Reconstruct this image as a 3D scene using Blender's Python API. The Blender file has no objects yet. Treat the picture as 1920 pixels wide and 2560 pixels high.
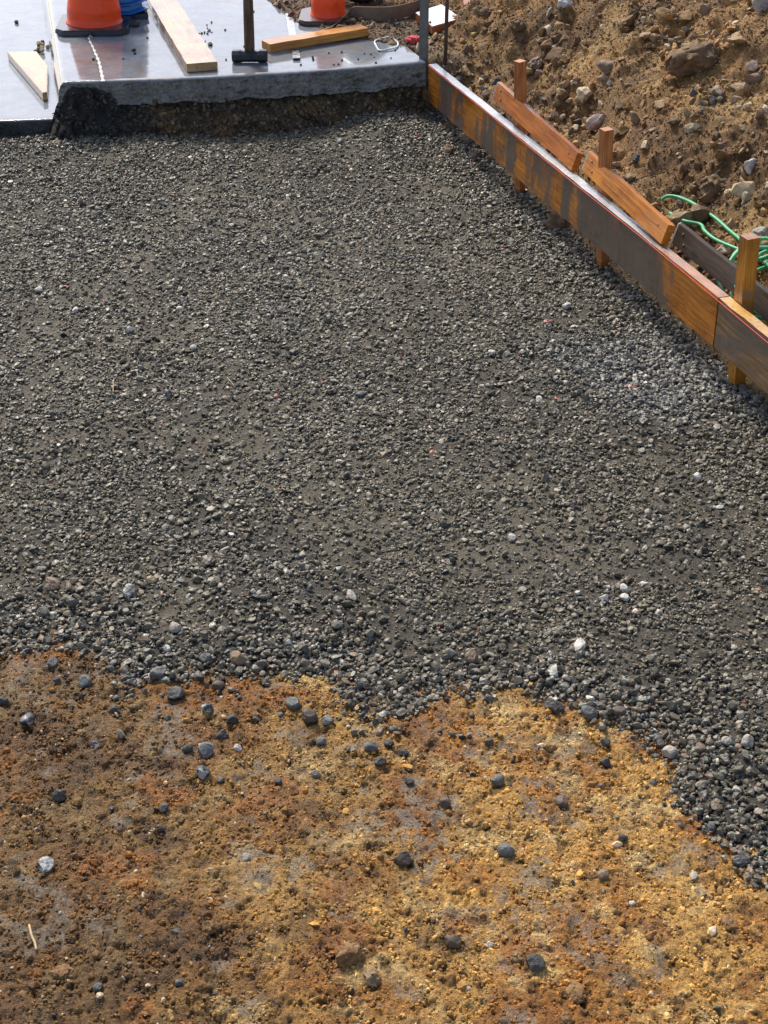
import bpy, bmesh, math, random
import numpy as np
from mathutils import Vector, Matrix, Euler

# ------------------------------------------------------------------ camera, sky, sun, exposure
scene = bpy.context.scene
COL = scene.collection
FPX, CAM_H = 4000.0, 2.36                      # focal length in photo pixels (1920x2560), eye height
PITCH = math.atan(2446.0 / FPX)
cam_d = bpy.data.cameras.new("camera")
cam_d.sensor_fit = 'VERTICAL'; cam_d.sensor_height = 36.0; cam_d.sensor_width = 27.0
cam_d.lens = FPX / 2560.0 * 36.0
cam_d.clip_start = 0.05; cam_d.clip_end = 500.0
cam = bpy.data.objects.new("camera", cam_d); COL.objects.link(cam)
cam.location = (0, 0, CAM_H); cam.rotation_euler = (math.pi / 2 - PITCH, 0, 0)
scene.camera = cam

SUN_EL, SUN_AZ = math.radians(47), math.radians(-24)   # azimuth from +Y towards +X
world = bpy.data.worlds.new("World"); scene.world = world; world.use_nodes = True
wn = world.node_tree
bg = wn.nodes["Background"]; bg.inputs[1].default_value = 0.095
sky = wn.nodes.new("ShaderNodeTexSky"); sky.sky_type = 'NISHITA'; sky.sun_disc = False
sky.sun_elevation = SUN_EL; sky.sun_rotation = SUN_AZ
sky.air_density = 0.7; sky.dust_density = 2.2; sky.ozone_density = 0.0
wn.links.new(sky.outputs[0], bg.inputs[0])
sun_d = bpy.data.lights.new("sun", 'SUN'); sun_d.energy = 1.5; sun_d.angle = math.radians(13)
sun_d.color = (1.0, 0.96, 0.86)
sun = bpy.data.objects.new("sun", sun_d); COL.objects.link(sun)
sdir = Vector((math.sin(SUN_AZ) * math.cos(SUN_EL), math.cos(SUN_AZ) * math.cos(SUN_EL), math.sin(SUN_EL)))
sun.rotation_euler = sdir.to_track_quat('Z', 'Y').to_euler()
scene.view_settings.view_transform = 'Standard'; scene.view_settings.look = 'None'
scene.view_settings.gamma = 1.0; scene.view_settings.use_curve_mapping = False
scene.view_settings.exposure = 1.33

# ------------------------------------------------------------------ geometry helpers
rng = np.random.default_rng(7)
random.seed(7)
_c, _s = math.cos(PITCH), math.sin(PITCH)

def at(px, py, z):
    """the world point of level z that the photograph shows at (px, py)"""
    u, v = (px - 960) / FPX, (1280 - py) / FPX
    d = Vector((u, _c + _s * v, -_s + _c * v))
    return Vector((0, 0, CAM_H)) + d * ((z - CAM_H) / d.z)

def proj(p):
    q = Vector(p) - Vector((0, 0, CAM_H))
    dep = q.y * _c - q.z * _s
    return 960 + FPX * q.x / dep, 1280 - FPX * (q.y * _s + q.z * _c) / dep

def px_per_m(p):
    q = Vector(p) - Vector((0, 0, CAM_H))
    return FPX / (q.y * _c - q.z * _s)

def _hash(ix, iy, seed):
    h = (ix.astype(np.int64) * 374761393 + iy.astype(np.int64) * 668265263 + seed * 2147483647) & 0xffffffff
    h = ((h ^ (h >> 13)) * 1274126177) & 0xffffffff
    h = ((h ^ (h >> 16)) * 2246822519) & 0xffffffff
    return (h ^ (h >> 15)) & 0xffffffff

def noise(x, y, seed=0):
    x = np.asarray(x, float); y = np.asarray(y, float)
    x0 = np.floor(x); y0 = np.floor(y)
    fx, fy = x - x0, y - y0
    sx, sy = fx * fx * fx * (fx * (fx * 6 - 15) + 10), fy * fy * fy * (fy * (fy * 6 - 15) + 10)
    def g(ix, iy, dx, dy):
        a = _hash(ix, iy, seed) / 4294967296.0 * 6.2831853
        return np.cos(a) * dx + np.sin(a) * dy
    n00 = g(x0, y0, fx, fy); n10 = g(x0 + 1, y0, fx - 1, fy)
    n01 = g(x0, y0 + 1, fx, fy - 1); n11 = g(x0 + 1, y0 + 1, fx - 1, fy - 1)
    return 1.5 * ((n00 * (1 - sx) + n10 * sx) * (1 - sy) + (n01 * (1 - sx) + n11 * sx) * sy)

def fbm(x, y, scale, octs=4, seed=0, gain=0.5):
    v = 0; a = 1.0; t = 0
    for o in range(octs):
        v = v + a * noise(np.asarray(x) / scale + 17.3 * o, np.asarray(y) / scale - 9.1 * o, seed + o * 31)
        t += a; a *= gain; scale *= 0.5
    return v / t * 1.4

def sstep(a, b, x):
    t = np.clip((np.asarray(x, float) - a) / (b - a), 0, 1)
    return t * t * (3 - 2 * t)

def obj(name, me, mat=None, parent=None):
    o = bpy.data.objects.new(name, me); COL.objects.link(o)
    if mat is not None:
        if len(me.materials): me.materials[0] = mat
        else: me.materials.append(mat)
    if parent: o.parent = parent
    return o

def tag(o, label, cat, group=None, kind=None):
    o['label'] = label; o['category'] = cat
    if group: o['group'] = group
    if kind: o['kind'] = kind
    return o

def empty(name, loc=(0, 0, 0), rot=(0, 0, 0)):
    o = bpy.data.objects.new(name, None); COL.objects.link(o)
    o.location = loc; o.rotation_euler = rot; o.empty_display_size = 0.05
    return o

def grid_mesh(name, V, smooth=True, col=None, colname='tone'):
    """V: (rows, cols, 3) array -> quad grid"""
    r, c, _ = V.shape
    me = bpy.data.meshes.new(name)
    me.vertices.add(r * c); me.vertices.foreach_set('co', V.reshape(-1).astype(np.float32))
    i = np.arange(r * c).reshape(r, c)
    q = np.stack([i[:-1, :-1], i[:-1, 1:], i[1:, 1:], i[1:, :-1]], -1).reshape(-1, 4)
    n = len(q)
    me.loops.add(n * 4); me.loops.foreach_set('vertex_index', q.reshape(-1).astype(np.int32))
    me.polygons.add(n); me.polygons.foreach_set('loop_start', (np.arange(n) * 4).astype(np.int32))
    me.polygons.foreach_set('use_smooth', np.full(n, smooth))
    if col is not None:
        a = me.attributes.new(colname, 'FLOAT_COLOR', 'POINT')
        cc = np.concatenate([col.reshape(-1, 3), np.ones((r * c, 1))], 1)
        a.data.foreach_set('color', cc.reshape(-1).astype(np.float32))
    me.update(); me.validate()
    return me

def poly_mesh(name, verts, faces, smooth=False):
    me = bpy.data.meshes.new(name); me.from_pydata([tuple(v) for v in verts], [], faces); me.update()
    bm = bmesh.new(); bm.from_mesh(me); bmesh.ops.recalc_face_normals(bm, faces=bm.faces); bm.to_mesh(me); bm.free()
    if smooth:
        for p in me.polygons: p.use_smooth = True
    return me

def prism(name, pts2, z0, z1, bevel=0.002):
    bm = bmesh.new()
    lo = [bm.verts.new((p[0], p[1], z0)) for p in pts2]; hi = [bm.verts.new((p[0], p[1], z1)) for p in pts2]
    bm.faces.new(lo[::-1]); bm.faces.new(hi)
    for k in range(len(pts2)):
        j = (k + 1) % len(pts2); bm.faces.new((lo[k], lo[j], hi[j], hi[k]))
    if bevel: bmesh.ops.bevel(bm, geom=list(bm.edges), offset=bevel, segments=2, affect='EDGES')
    bmesh.ops.recalc_face_normals(bm, faces=bm.faces)
    me = bpy.data.meshes.new(name); bm.to_mesh(me); bm.free(); return me

def beam_mesh(name, L, w, t, bevel=0.0025, wob=0.0012, seed=0):
    """lumber: local X 0..L, Y +-t/2, Z +-w/2, worn edges and a slight wander"""
    bm = bmesh.new()
    n = max(2, int(L / 0.08))
    r = random.Random(seed)
    rings = []
    for k in range(n + 1):
        x = L * k / n; dy, dz = r.uniform(-wob, wob), r.uniform(-wob, wob)
        rings.append([bm.verts.new((x, sy * t / 2 + dy, sz * w / 2 + dz)) for sy, sz in ((-1, -1), (1, -1), (1, 1), (-1, 1))])
    for k in range(n):
        for j in range(4):
            bm.faces.new((rings[k][j], rings[k][(j + 1) % 4], rings[k + 1][(j + 1) % 4], rings[k + 1][j]))
    bm.faces.new(rings[0][::-1]); bm.faces.new(rings[-1])
    bm.edges.ensure_lookup_table()
    ed = [e for e in bm.edges if len(e.link_faces) == 2 and e.calc_face_angle(0) > 0.6]
    bmesh.ops.bevel(bm, geom=ed, offset=bevel, segments=2, affect='EDGES')
    bmesh.ops.recalc_face_normals(bm, faces=bm.faces)
    me = bpy.data.meshes.new(name); bm.to_mesh(me); bm.free(); return me

def frame(o, p0, xdir, zdir):
    x = Vector(xdir).normalized(); z = Vector(zdir); z = (z - x * z.dot(x)).normalized(); y = z.cross(x)
    m = Matrix((x, y, z)).transposed().to_4x4(); m.translation = Vector(p0); o.matrix_world = m
    return o

def lathe(name, prof, n=40, smooth=True):
    vs, fs = [], []
    for (r, z) in prof:
        for k in range(n):
            a = 2 * math.pi * k / n; vs.append((r * math.cos(a), r * math.sin(a), z))
    for i in range(len(prof) - 1):
        for k in range(n):
            j = (k + 1) % n
            fs.append((i * n + k, i * n + j, (i + 1) * n + j, (i + 1) * n + k))
    fs.append(tuple(range(n))[::-1]); fs.append(tuple((len(prof) - 1) * n + k for k in range(n)))
    return poly_mesh(name, vs, fs, smooth)

def tube_mesh(name, pts, rad, n=10, closed=False, samples=8):
    P = [Vector(p) for p in pts]; m = len(P); out = []
    rng_ = range(m if closed else m - 1)
    for i in rng_:
        p0 = P[(i - 1) % m] if closed or i > 0 else P[0]; p1 = P[i]; p2 = P[(i + 1) % m]
        p3 = P[(i + 2) % m] if closed or i + 2 < m else P[-1]
        for k in range(samples):
            t = k / samples
            out.append(0.5 * ((2 * p1) + (p2 - p0) * t + (2 * p0 - 5 * p1 + 4 * p2 - p3) * t * t + (3 * p1 - p0 - 3 * p2 + p3) * t ** 3))
    if not closed: out.append(P[-1])
    vs, fs = [], []; M = len(out); up = Vector((0, 0, 1))
    for i, p in enumerate(out):
        a = out[(i - 1) % M] if closed or i > 0 else p; b = out[(i + 1) % M] if closed or i < M - 1 else p
        t = (b - a); t = t.normalized() if t.length > 1e-9 else Vector((1, 0, 0))
        s = t.cross(up); s = s.normalized() if s.length > 1e-4 else Vector((1, 0, 0)); w = s.cross(t)
        for k in range(n):
            an = 2 * math.pi * k / n; vs.append(p + rad * (math.cos(an) * s + math.sin(an) * w))
    for i in range(M if closed else M - 1):
        for k in range(n):
            j = (k + 1) % n; i2 = (i + 1) % M
            fs.append((i * n + k, i * n + j, i2 * n + j, i2 * n + k))
    if not closed:
        fs.append(tuple(range(n))); fs.append(tuple((M - 1) * n + k for k in range(n)))
    return poly_mesh(name, vs, fs, True)

# ------------------------------------------------------------------ materials
def mat_new(name):
    m = bpy.data.materials.new(name); m.use_nodes = True
    nt = m.node_tree; b = nt.nodes['Principled BSDF']
    return m, nt, b

def N(nt, typ, **kw):
    n = nt.nodes.new(typ)
    for k, v in kw.items():
        if k in n.bl_rna.properties.keys(): setattr(n, k, v)
        else: n.inputs[k].default_value = v
    return n

def L(nt, a, b): nt.links.new(a, b)

def ramp(nt, src, stops):
    r = N(nt, 'ShaderNodeValToRGB'); e = r.color_ramp.elements
    while len(e) < len(stops): e.new(0.5)
    for el, (p, c) in zip(e, stops):
        el.position = p; el.color = (c[0], c[1], c[2], 1) if not isinstance(c, (int, float)) else (c, c, c, 1)
    L(nt, src, r.inputs[0]); return r.outputs[0]

def mix(nt, fac, a, b, mode='MIX'):
    m = N(nt, 'ShaderNodeMix', data_type='RGBA', blend_type=mode)
    for s, v in ((m.inputs[0], fac), (m.inputs[6], a), (m.inputs[7], b)):
        if hasattr(v, 'links') or isinstance(v, bpy.types.NodeSocket): L(nt, v, s)
        elif isinstance(v, (int, float)): s.default_value = v
        else: s.default_value = (*v, 1)
    return m.outputs[2]

def tex(nt, vec, scale, detail=4, rough=0.55, dist=0.0):
    n = N(nt, 'ShaderNodeTexNoise'); n.inputs['Scale'].default_value = scale; n.inputs['Detail'].default_value = detail
    n.inputs['Roughness'].default_value = rough; n.inputs['Distortion'].default_value = dist
    L(nt, vec, n.inputs['Vector']); return n.outputs[0]

def pos(nt): return N(nt, 'ShaderNodeNewGeometry').outputs['Position']
def ocoord(nt): return N(nt, 'ShaderNodeTexCoord').outputs['Object']

def stretch(nt, vec, sx, sy, sz, off=(0, 0, 0)):
    m = N(nt, 'ShaderNodeMapping'); m.inputs['Scale'].default_value = (sx, sy, sz); m.inputs['Location'].default_value = off
    L(nt, vec, m.inputs['Vector']); return m.outputs[0]

def bump(nt, b, h, dist, strength=1.0):
    n = N(nt, 'ShaderNodeBump'); n.inputs['Distance'].default_value = dist; n.inputs['Strength'].default_value = strength
    L(nt, h, n.inputs['Height']); L(nt, n.outputs[0], b.inputs['Normal'])

def math_n(nt, op, a, b=0.0, clamp=False):
    m = N(nt, 'ShaderNodeMath', operation=op); m.use_clamp = clamp
    for s, v in ((m.inputs[0], a), (m.inputs[1], b)):
        if isinstance(v, bpy.types.NodeSocket): L(nt, v, s)
        else: s.default_value = v
    return m.outputs[0]

def m_ground(name, grain=(140, 420), contrast=0.55, rough=(0.55, 0.9), bd=0.004):
    """earth whose broad colour is the mesh's own 'tone' attribute, with fine grain on it"""
    m, nt, b = mat_new(name); p = pos(nt)
    a = N(nt, 'ShaderNodeAttribute', attribute_name='tone').outputs['Color']
    n1 = tex(nt, p, grain[0], 5, 0.65); n2 = tex(nt, p, grain[1], 3, 0.6); n3 = tex(nt, p, 30, 4, 0.6)
    lo = 1 - contrast; hi = 1 + contrast * 1.1
    c = mix(nt, 1.0, a, ramp(nt, n1, [(0.28, lo), (0.5, 1.0), (0.72, hi)]), 'MULTIPLY')
    c = mix(nt, 1.0, c, ramp(nt, n3, [(0.3, (0.8, 0.74, 0.68)), (0.5, 1.0), (0.7, (1.18, 1.15, 1.1))]), 'MULTIPLY')
    L(nt, c, b.inputs['Base Color'])
    L(nt, ramp(nt, n3, [(0.35, rough[0]), (0.65, rough[1])]), b.inputs['Roughness'])
    h = math_n(nt, 'ADD', n1, math_n(nt, 'MULTIPLY', n2, 0.5))
    bump(nt, b, h, bd)
    return m

def m_stone_inst(name, rough=(0.45, 0.8), spk=0.35):
    """scattered stones and crumbs: each carries its own colour"""
    m, nt, b = mat_new(name); p = pos(nt)
    a = N(nt, 'ShaderNodeAttribute', attribute_name='col', attribute_type='INSTANCER').outputs['Color']
    n1 = tex(nt, p, 220, 4, 0.65); n2 = tex(nt, p, 60, 3, 0.6)
    c = mix(nt, 1.0, a, ramp(nt, n1, [(0.3, 1 - spk), (0.5, 1.0), (0.72, 1 + spk)]), 'MULTIPLY')
    c = mix(nt, 1.0, c, ramp(nt, n2, [(0.35, 0.85), (0.65, 1.12)]), 'MULTIPLY')
    L(nt, c, b.inputs['Base Color']); L(nt, ramp(nt, n2, [(0.35, rough[0]), (0.65, rough[1])]), b.inputs['Roughness'])
    bump(nt, b, n1, 0.002, 0.6)
    return m

def m_rock(name, base, vein=None, spk=0.4, rough=(0.45, 0.8), soil=None):
    m, nt, b = mat_new(name); p = pos(nt)
    n1 = tex(nt, p, 160, 5, 0.7); n2 = tex(nt, p, 45, 4, 0.6); n3 = tex(nt, p, 25, 5, 0.7, 0.8)
    c = mix(nt, 1.0, base, ramp(nt, n1, [(0.3, 1 - spk), (0.5, 1.0), (0.72, 1 + spk)]), 'MULTIPLY')
    if vein: c = mix(nt, ramp(nt, n2, [(0.5, 0.0), (0.6, 1.0)]), c, vein)
    if soil: c = mix(nt, ramp(nt, n3, [(0.47, 0.0), (0.6, 0.9)]), c, soil)
    L(nt, c, b.inputs['Base Color']); L(nt, ramp(nt, n2, [(0.35, rough[0]), (0.65, rough[1])]), b.inputs['Roughness'])
    bump(nt, b, math_n(nt, 'ADD', n1, n2), 0.004, 0.8)
    return m

def m_wood(name, light, dark, rough=0.5, wet=0.0, stain=None, bias=None, stain_amt=0.5, stain_col=(0.16, 0.15, 0.13), top_film=None, off=(0, 0, 0), knots=True):
    """grain runs along local X"""
    m, nt, b = mat_new(name); v = ocoord(nt)
    g1 = tex(nt, stretch(nt, v, 3, 90, 60, off), 1.0, 6, 0.6, 1.2)
    g2 = tex(nt, stretch(nt, v, 6, 260, 220, off), 1.0, 4, 0.6)
    w = N(nt, 'ShaderNodeTexWave', wave_type='BANDS', bands_direction='Z'); w.inputs['Scale'].default_value = 14
    w.inputs['Distortion'].default_value = 6; w.inputs['Detail'].default_value = 3; w.inputs['Detail Scale'].default_value = 1.2
    L(nt, stretch(nt, v, 0.45, 1.5, 1, off), w.inputs['Vector'])
    mid = tuple((a + c) * 0.5 for a, c in zip(light, dark))
    c = ramp(nt, g1, [(0.3, dark), (0.48, mid), (0.62, light)])
    c = mix(nt, 0.26, c, ramp(nt, w.outputs[0], [(0.15, dark), (0.5, light)]), 'MIX')
    c = mix(nt, 1.0, c, ramp(nt, g2, [(0.3, 0.72), (0.6, 1.1)]), 'MULTIPLY')
    if knots:
        vo = N(nt, 'ShaderNodeTexVoronoi'); vo.inputs['Scale'].default_value = 1.0
        L(nt, stretch(nt, v, 3.2, 8, 8, off), vo.inputs['Vector'])
        c = mix(nt, ramp(nt, vo.outputs['Distance'], [(0.06, 0.9), (0.13, 0.0)]), c, tuple(x * 0.28 for x in dark))
    pt = tex(nt, stretch(nt, v, 5, 9, 9, off), 1.0, 5, 0.65, 0.5)
    c = mix(nt, 1.0, c, ramp(nt, pt, [(0.32, (0.62, 0.55, 0.5)), (0.55, 1.0), (0.7, 1.12)]), 'MULTIPLY')
    r_in = None
    if stain is not None:
        s1 = tex(nt, stretch(nt, v, stain[0], 3, stain[1], off), 1.0, 5, 0.62, 0.6)
        s2 = tex(nt, stretch(nt, v, 70, 70, 25, off), 1.0, 4, 0.7)
        s = math_n(nt, 'ADD', s1, math_n(nt, 'MULTIPLY', math_n(nt, 'SUBTRACT', s2, 0.5), 0.28))
        if bias is not None:
            xx = N(nt, 'ShaderNodeSeparateXYZ'); L(nt, v, xx.inputs[0])
            xw = math_n(nt, 'ADD', xx.outputs[0], math_n(nt, 'MULTIPLY', math_n(nt, 'SUBTRACT', tex(nt, stretch(nt, v, 9, 3, 9, off), 1.0, 4, 0.6), 0.5), 0.34))
            s = math_n(nt, 'ADD', s, math_n(nt, 'SUBTRACT', math_n(nt, 'MULTIPLY', ramp(nt, math_n(nt, 'MULTIPLY', xw, 1 / 2.77), bias), 0.42), 0.21))
        f = ramp(nt, s, [(0.5 - 0.25 * (stain_amt - 0.35), 0.0), (0.62 - 0.25 * (stain_amt - 0.35), 0.93)])
        sc_ = mix(nt, 1.0, stain_col, ramp(nt, s2, [(0.3, 0.7), (0.7, 1.3)]), 'MULTIPLY')
        c = mix(nt, f, c, sc_)
    if top_film is not None:
        # settled cement paste on upward faces, sky sheen painted in on the long board
        nz = N(nt, 'ShaderNodeSeparateXYZ'); L(nt, N(nt, 'ShaderNodeTexCoord').outputs['Normal'], nz.inputs[0])
        t1 = tex(nt, stretch(nt, v, 6, 20, 20, off), 1.0, 5, 0.65)
        f = math_n(nt, 'MULTIPLY', ramp(nt, nz.outputs[2], [(0.6, 0.0), (0.9, 1.0)]), ramp(nt, t1, [(0.3, 0.55), (0.5, 1.0)]))
        xyz = N(nt, 'ShaderNodeSeparateXYZ'); L(nt, v, xyz.inputs[0])
        if len(top_film) > 3:
            f = math_n(nt, 'MULTIPLY', f, ramp(nt, math_n(nt, 'MULTIPLY', math_n(nt, 'ADD', xyz.outputs[0], math_n(nt, 'MULTIPLY', t1, 0.25)), 1.0 / top_film[4]), [(top_film[3], 1.0), (min(1, top_film[3] + 0.06), 0.25)]))
        tc = mix(nt, 1.0, top_film[:3], ramp(nt, tex(nt, stretch(nt, v, 60, 60, 60), 1.0, 4, 0.7), [(0.3, 0.72), (0.7, 1.25)]), 'MULTIPLY')
        c = mix(nt, f, c, tc)
    L(nt, c, b.inputs['Base Color'])
    L(nt, ramp(nt, pt, [(0.35, max(0.05, rough - 0.14)), (0.65, rough + 0.12)]), b.inputs['Roughness'])
    b.inputs['Coat Weight'].default_value = wet; b.inputs['Coat Roughness'].default_value = 0.12
    bump(nt, b, math_n(nt, 'ADD', g1, math_n(nt, 'MULTIPLY', g2, 0.6)), 0.0012, 0.7)
    return m

def m_plain(name, col, rough=0.5, metal=0.0, var=0.15, scale=30, dirt=None, dirt_lo=0.55, bd=0.0005, coat=0.0):
    m, nt, b = mat_new(name); p = pos(nt)
    n1 = tex(nt, p, scale, 5, 0.65); n2 = tex(nt, p, scale * 5, 4, 0.6)
    c = mix(nt, 1.0, col, ramp(nt, n1, [(0.3, 1 - var), (0.7, 1 + var)]), 'MULTIPLY')
    if dirt: c = mix(nt, ramp(nt, n1, [(dirt_lo, 0.0), (dirt_lo + 0.12, 0.8)]), c, dirt)
    L(nt, c, b.inputs['Base Color']); L(nt, ramp(nt, n1, [(0.3, max(0.03, rough - 0.12)), (0.7, min(1, rough + 0.15))]), b.inputs['Roughness'])
    b.inputs['Metallic'].default_value = metal; b.inputs['Coat Weight'].default_value = coat; b.inputs['Coat Roughness'].default_value = 0.1
    bump(nt, b, n2, bd, 0.6)
    return m

def m_slab(name, base=(0.21, 0.223, 0.235), soil=True):
    """rain-wet trowelled concrete: puddled film, damp and drier patches"""
    m, nt, b = mat_new(name); p = pos(nt)
    n1 = tex(nt, p, 2.3, 5, 0.6, 0.4); n2 = tex(nt, p, 40, 5, 0.65); n3 = tex(nt, p, 9, 4, 0.6); n4 = tex(nt, p, 220, 3, 0.6)
    c = mix(nt, 1.0, base, ramp(nt, n3, [(0.3, 0.78), (0.7, 1.18)]), 'MULTIPLY')
    c = mix(nt, 1.0, c, ramp(nt, n2, [(0.3, 0.85), (0.7, 1.12)]), 'MULTIPLY')
    if soil:
        c = mix(nt, ramp(nt, tex(nt, p, 5.5, 6, 0.7, 0.6), [(0.54, 0.0), (0.68, 0.75)]), c, (0.20, 0.135, 0.08))
    L(nt, c, b.inputs['Base Color'])
    L(nt, ramp(nt, n1, [(0.38, 0.025), (0.55, 0.08), (0.72, 0.26)]), b.inputs['Roughness'])
    b.inputs['IOR'].default_value = 1.36
    b.inputs['Coat Weight'].default_value = 0.4; b.inputs['Coat Roughness'].default_value = 0.025
    bump(nt, b, math_n(nt, 'ADD', math_n(nt, 'MULTIPLY', n2, 0.6), math_n(nt, 'MULTIPLY', n4, 0.25)), 0.0006, 0.5)
    return m

def m_slabface(name, base=(0.15, 0.15, 0.14)):
    m, nt, b = mat_new(name); p = pos(nt)
    n1 = tex(nt, p, 14, 6, 0.7, 0.6); n2 = tex(nt, p, 70, 5, 0.7); vo = N(nt, 'ShaderNodeTexVoronoi'); vo.inputs['Scale'].default_value = 55
    L(nt, p, vo.inputs['Vector'])
    c = mix(nt, 1.0, base, ramp(nt, n1, [(0.3, 0.45), (0.5, 0.95), (0.7, 1.45)]), 'MULTIPLY')
    c = mix(nt, 1.0, c, ramp(nt, n2, [(0.35, 0.5), (0.5, 1.0), (0.7, 1.3)]), 'MULTIPLY')
    L(nt, c, b.inputs['Base Color']); L(nt, ramp(nt, n1, [(0.4, 0.3), (0.65, 0.75)]), b.inputs['Roughness'])
    bump(nt, b, math_n(nt, 'ADD', n2, math_n(nt, 'MULTIPLY', vo.outputs[0], 0.5)), 0.006, 0.9)
    return m

M = {}
M['fines'] = m_ground('gravel_fines', (150, 420), 0.6, (0.6, 0.9), 0.009)
M['dirt'] = m_ground('compacted_dirt', (150, 420), 0.7, (0.35, 0.75), 0.009)
M['mound'] = m_ground('mound_soil', (90, 260), 0.55, (0.7, 0.95), 0.010)
M['bank'] = m_ground('bank_soil', (60, 240), 0.6, (0.75, 0.95), 0.014)
M['gravel'] = m_stone_inst('gravel_stone', (0.26, 0.65), 0.4)
M['crumb'] = m_stone_inst('soil_crumb', (0.6, 0.9), 0.3)
M['slab'] = m_slab('wet_concrete'); M['gutter'] = m_slab('wet_gutter_concrete', (0.22, 0.24, 0.26), False)
M['slabface'] = m_slabface('raw_concrete_edge', (0.20, 0.185, 0.155)); M['darkface'] = m_slabface('wet_dark_edge', (0.05, 0.05, 0.047))
WOOD_O = ((0.46, 0.20, 0.055), (0.22, 0.075, 0.016))

# ------------------------------------------------------------------ stone shapes
def stone_mesh(name, seed, sub=2, cuts=9, squash=(1, 1, 1), rough=0.05, depth=(0.55, 0.9), smooth=False):
    r = np.random.default_rng(seed)
    bm = bmesh.new(); bmesh.ops.create_icosphere(bm, subdivisions=sub, radius=1.0)
    V = np.array([v.co[:] for v in bm.verts])
    for _ in range(cuts):
        n = r.normal(size=3); n /= np.linalg.norm(n); d = r.uniform(*depth)
        q = V @ n; k = q > d
        V[k] -= np.outer(q[k] - d, n)
    V *= np.array(squash)
    V += rough * np.stack([noise(V[:, 0] * 2.5 + 5 * k, V[:, 1] * 2.5 + V[:, 2] * 1.7, seed + k) for k in range(3)], 1)
    if sub >= 3:
        V += rough * 0.5 * np.stack([noise(V[:, 0] * 6 + 5 * k + V[:, 2] * 4, V[:, 1] * 6 - V[:, 2] * 3, seed + 9 + k) for k in range(3)], 1)
    V /= np.abs(V).max()
    for v, c in zip(bm.verts, V): v.co = c
    me = bpy.data.meshes.new(name); bm.to_mesh(me); bm.free()
    if smooth:
        for p in me.polygons: p.use_smooth = True
    return me

def proto_set(name, n, mat, seed, **kw):
    c = bpy.data.collections.new(name)
    for k in range(n):
        r = random.Random(seed + k)
        sq = (1.0, r.uniform(0.7, 0.95), r.uniform(0.5, 0.8))
        me = stone_mesh(name, seed * 13 + k, squash=sq, cuts=r.randint(9, 16), **kw); me.materials.append(mat)
        c.objects.link(bpy.data.objects.new(name, me))
    return c

def scatter(name, P, rot, scl, idx, colr, protos):
    """a bed of loose pieces: one object, each point carries turn, size, shape and colour"""
    n = len(P)
    me = bpy.data.meshes.new(name); me.vertices.add(n); me.vertices.foreach_set('co', P.reshape(-1).astype(np.float32))
    for nm, ty, key, arr in (('rot', 'FLOAT_VECTOR', 'vector', rot), ('scl', 'FLOAT_VECTOR', 'vector', scl), ('idx', 'INT', 'value', idx)):
        a = me.attributes.new(nm, ty, 'POINT'); a.data.foreach_set(key, arr.reshape(-1).astype(np.int32 if ty == 'INT' else np.float32))
    a = me.attributes.new('col', 'FLOAT_COLOR', 'POINT')
    a.data.foreach_set('color', np.concatenate([colr, np.ones((n, 1))], 1).reshape(-1).astype(np.float32))
    o = obj(name, me)
    ng = bpy.data.node_groups.new(name, 'GeometryNodeTree')
    ng.interface.new_socket('Geometry', in_out='INPUT', socket_type='NodeSocketGeometry')
    ng.interface.new_socket('Geometry', in_out='OUTPUT', socket_type='NodeSocketGeometry')
    gi = ng.nodes.new('NodeGroupInput'); go = ng.nodes.new('NodeGroupOutput')
    ip = ng.nodes.new('GeometryNodeInstanceOnPoints'); ci = ng.nodes.new('GeometryNodeCollectionInfo')
    ci.inputs['Collection'].default_value = protos; ci.inputs['Separate Children'].default_value = True; ci.inputs['Reset Children'].default_value = True
    def na(nm, ty):
        q = ng.nodes.new('GeometryNodeInputNamedAttribute'); q.data_type = ty; q.inputs[0].default_value = nm; return q.outputs[0]
    ng.links.new(gi.outputs[0], ip.inputs['Points']); ng.links.new(ci.outputs[0], ip.inputs['Instance'])
    ip.inputs['Pick Instance'].default_value = True
    ng.links.new(na('idx', 'INT'), ip.inputs['Instance Index'])
    ng.links.new(na('rot', 'FLOAT_VECTOR'), ip.inputs['Rotation']); ng.links.new(na('scl', 'FLOAT_VECTOR'), ip.inputs['Scale'])
    ng.links.new(ip.outputs[0], go.inputs[0])
    o.modifiers.new('scatter', 'NODES').node_group = ng
    return o

# ------------------------------------------------------------------ layout of the place
ZT = 0.28                                     # finished level: slab top and form board top
A0 = at(1072, 161, ZT); B0 = at(1798, 745, ZT)
D = (B0 - A0).normalized(); NRM = Vector((-D.y, D.x, 0))      # along the form (towards us), outward
def ST(s, t, z): return Vector((A0.x, A0.y, 0)) + D * t + NRM * s + Vector((0, 0, z))
def st_of(x, y):
    dx, dy = np.asarray(x) - A0.x, np.asarray(y) - A0.y
    return dx * NRM.x + dy * NRM.y, dx * D.x + dy * D.y

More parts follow.
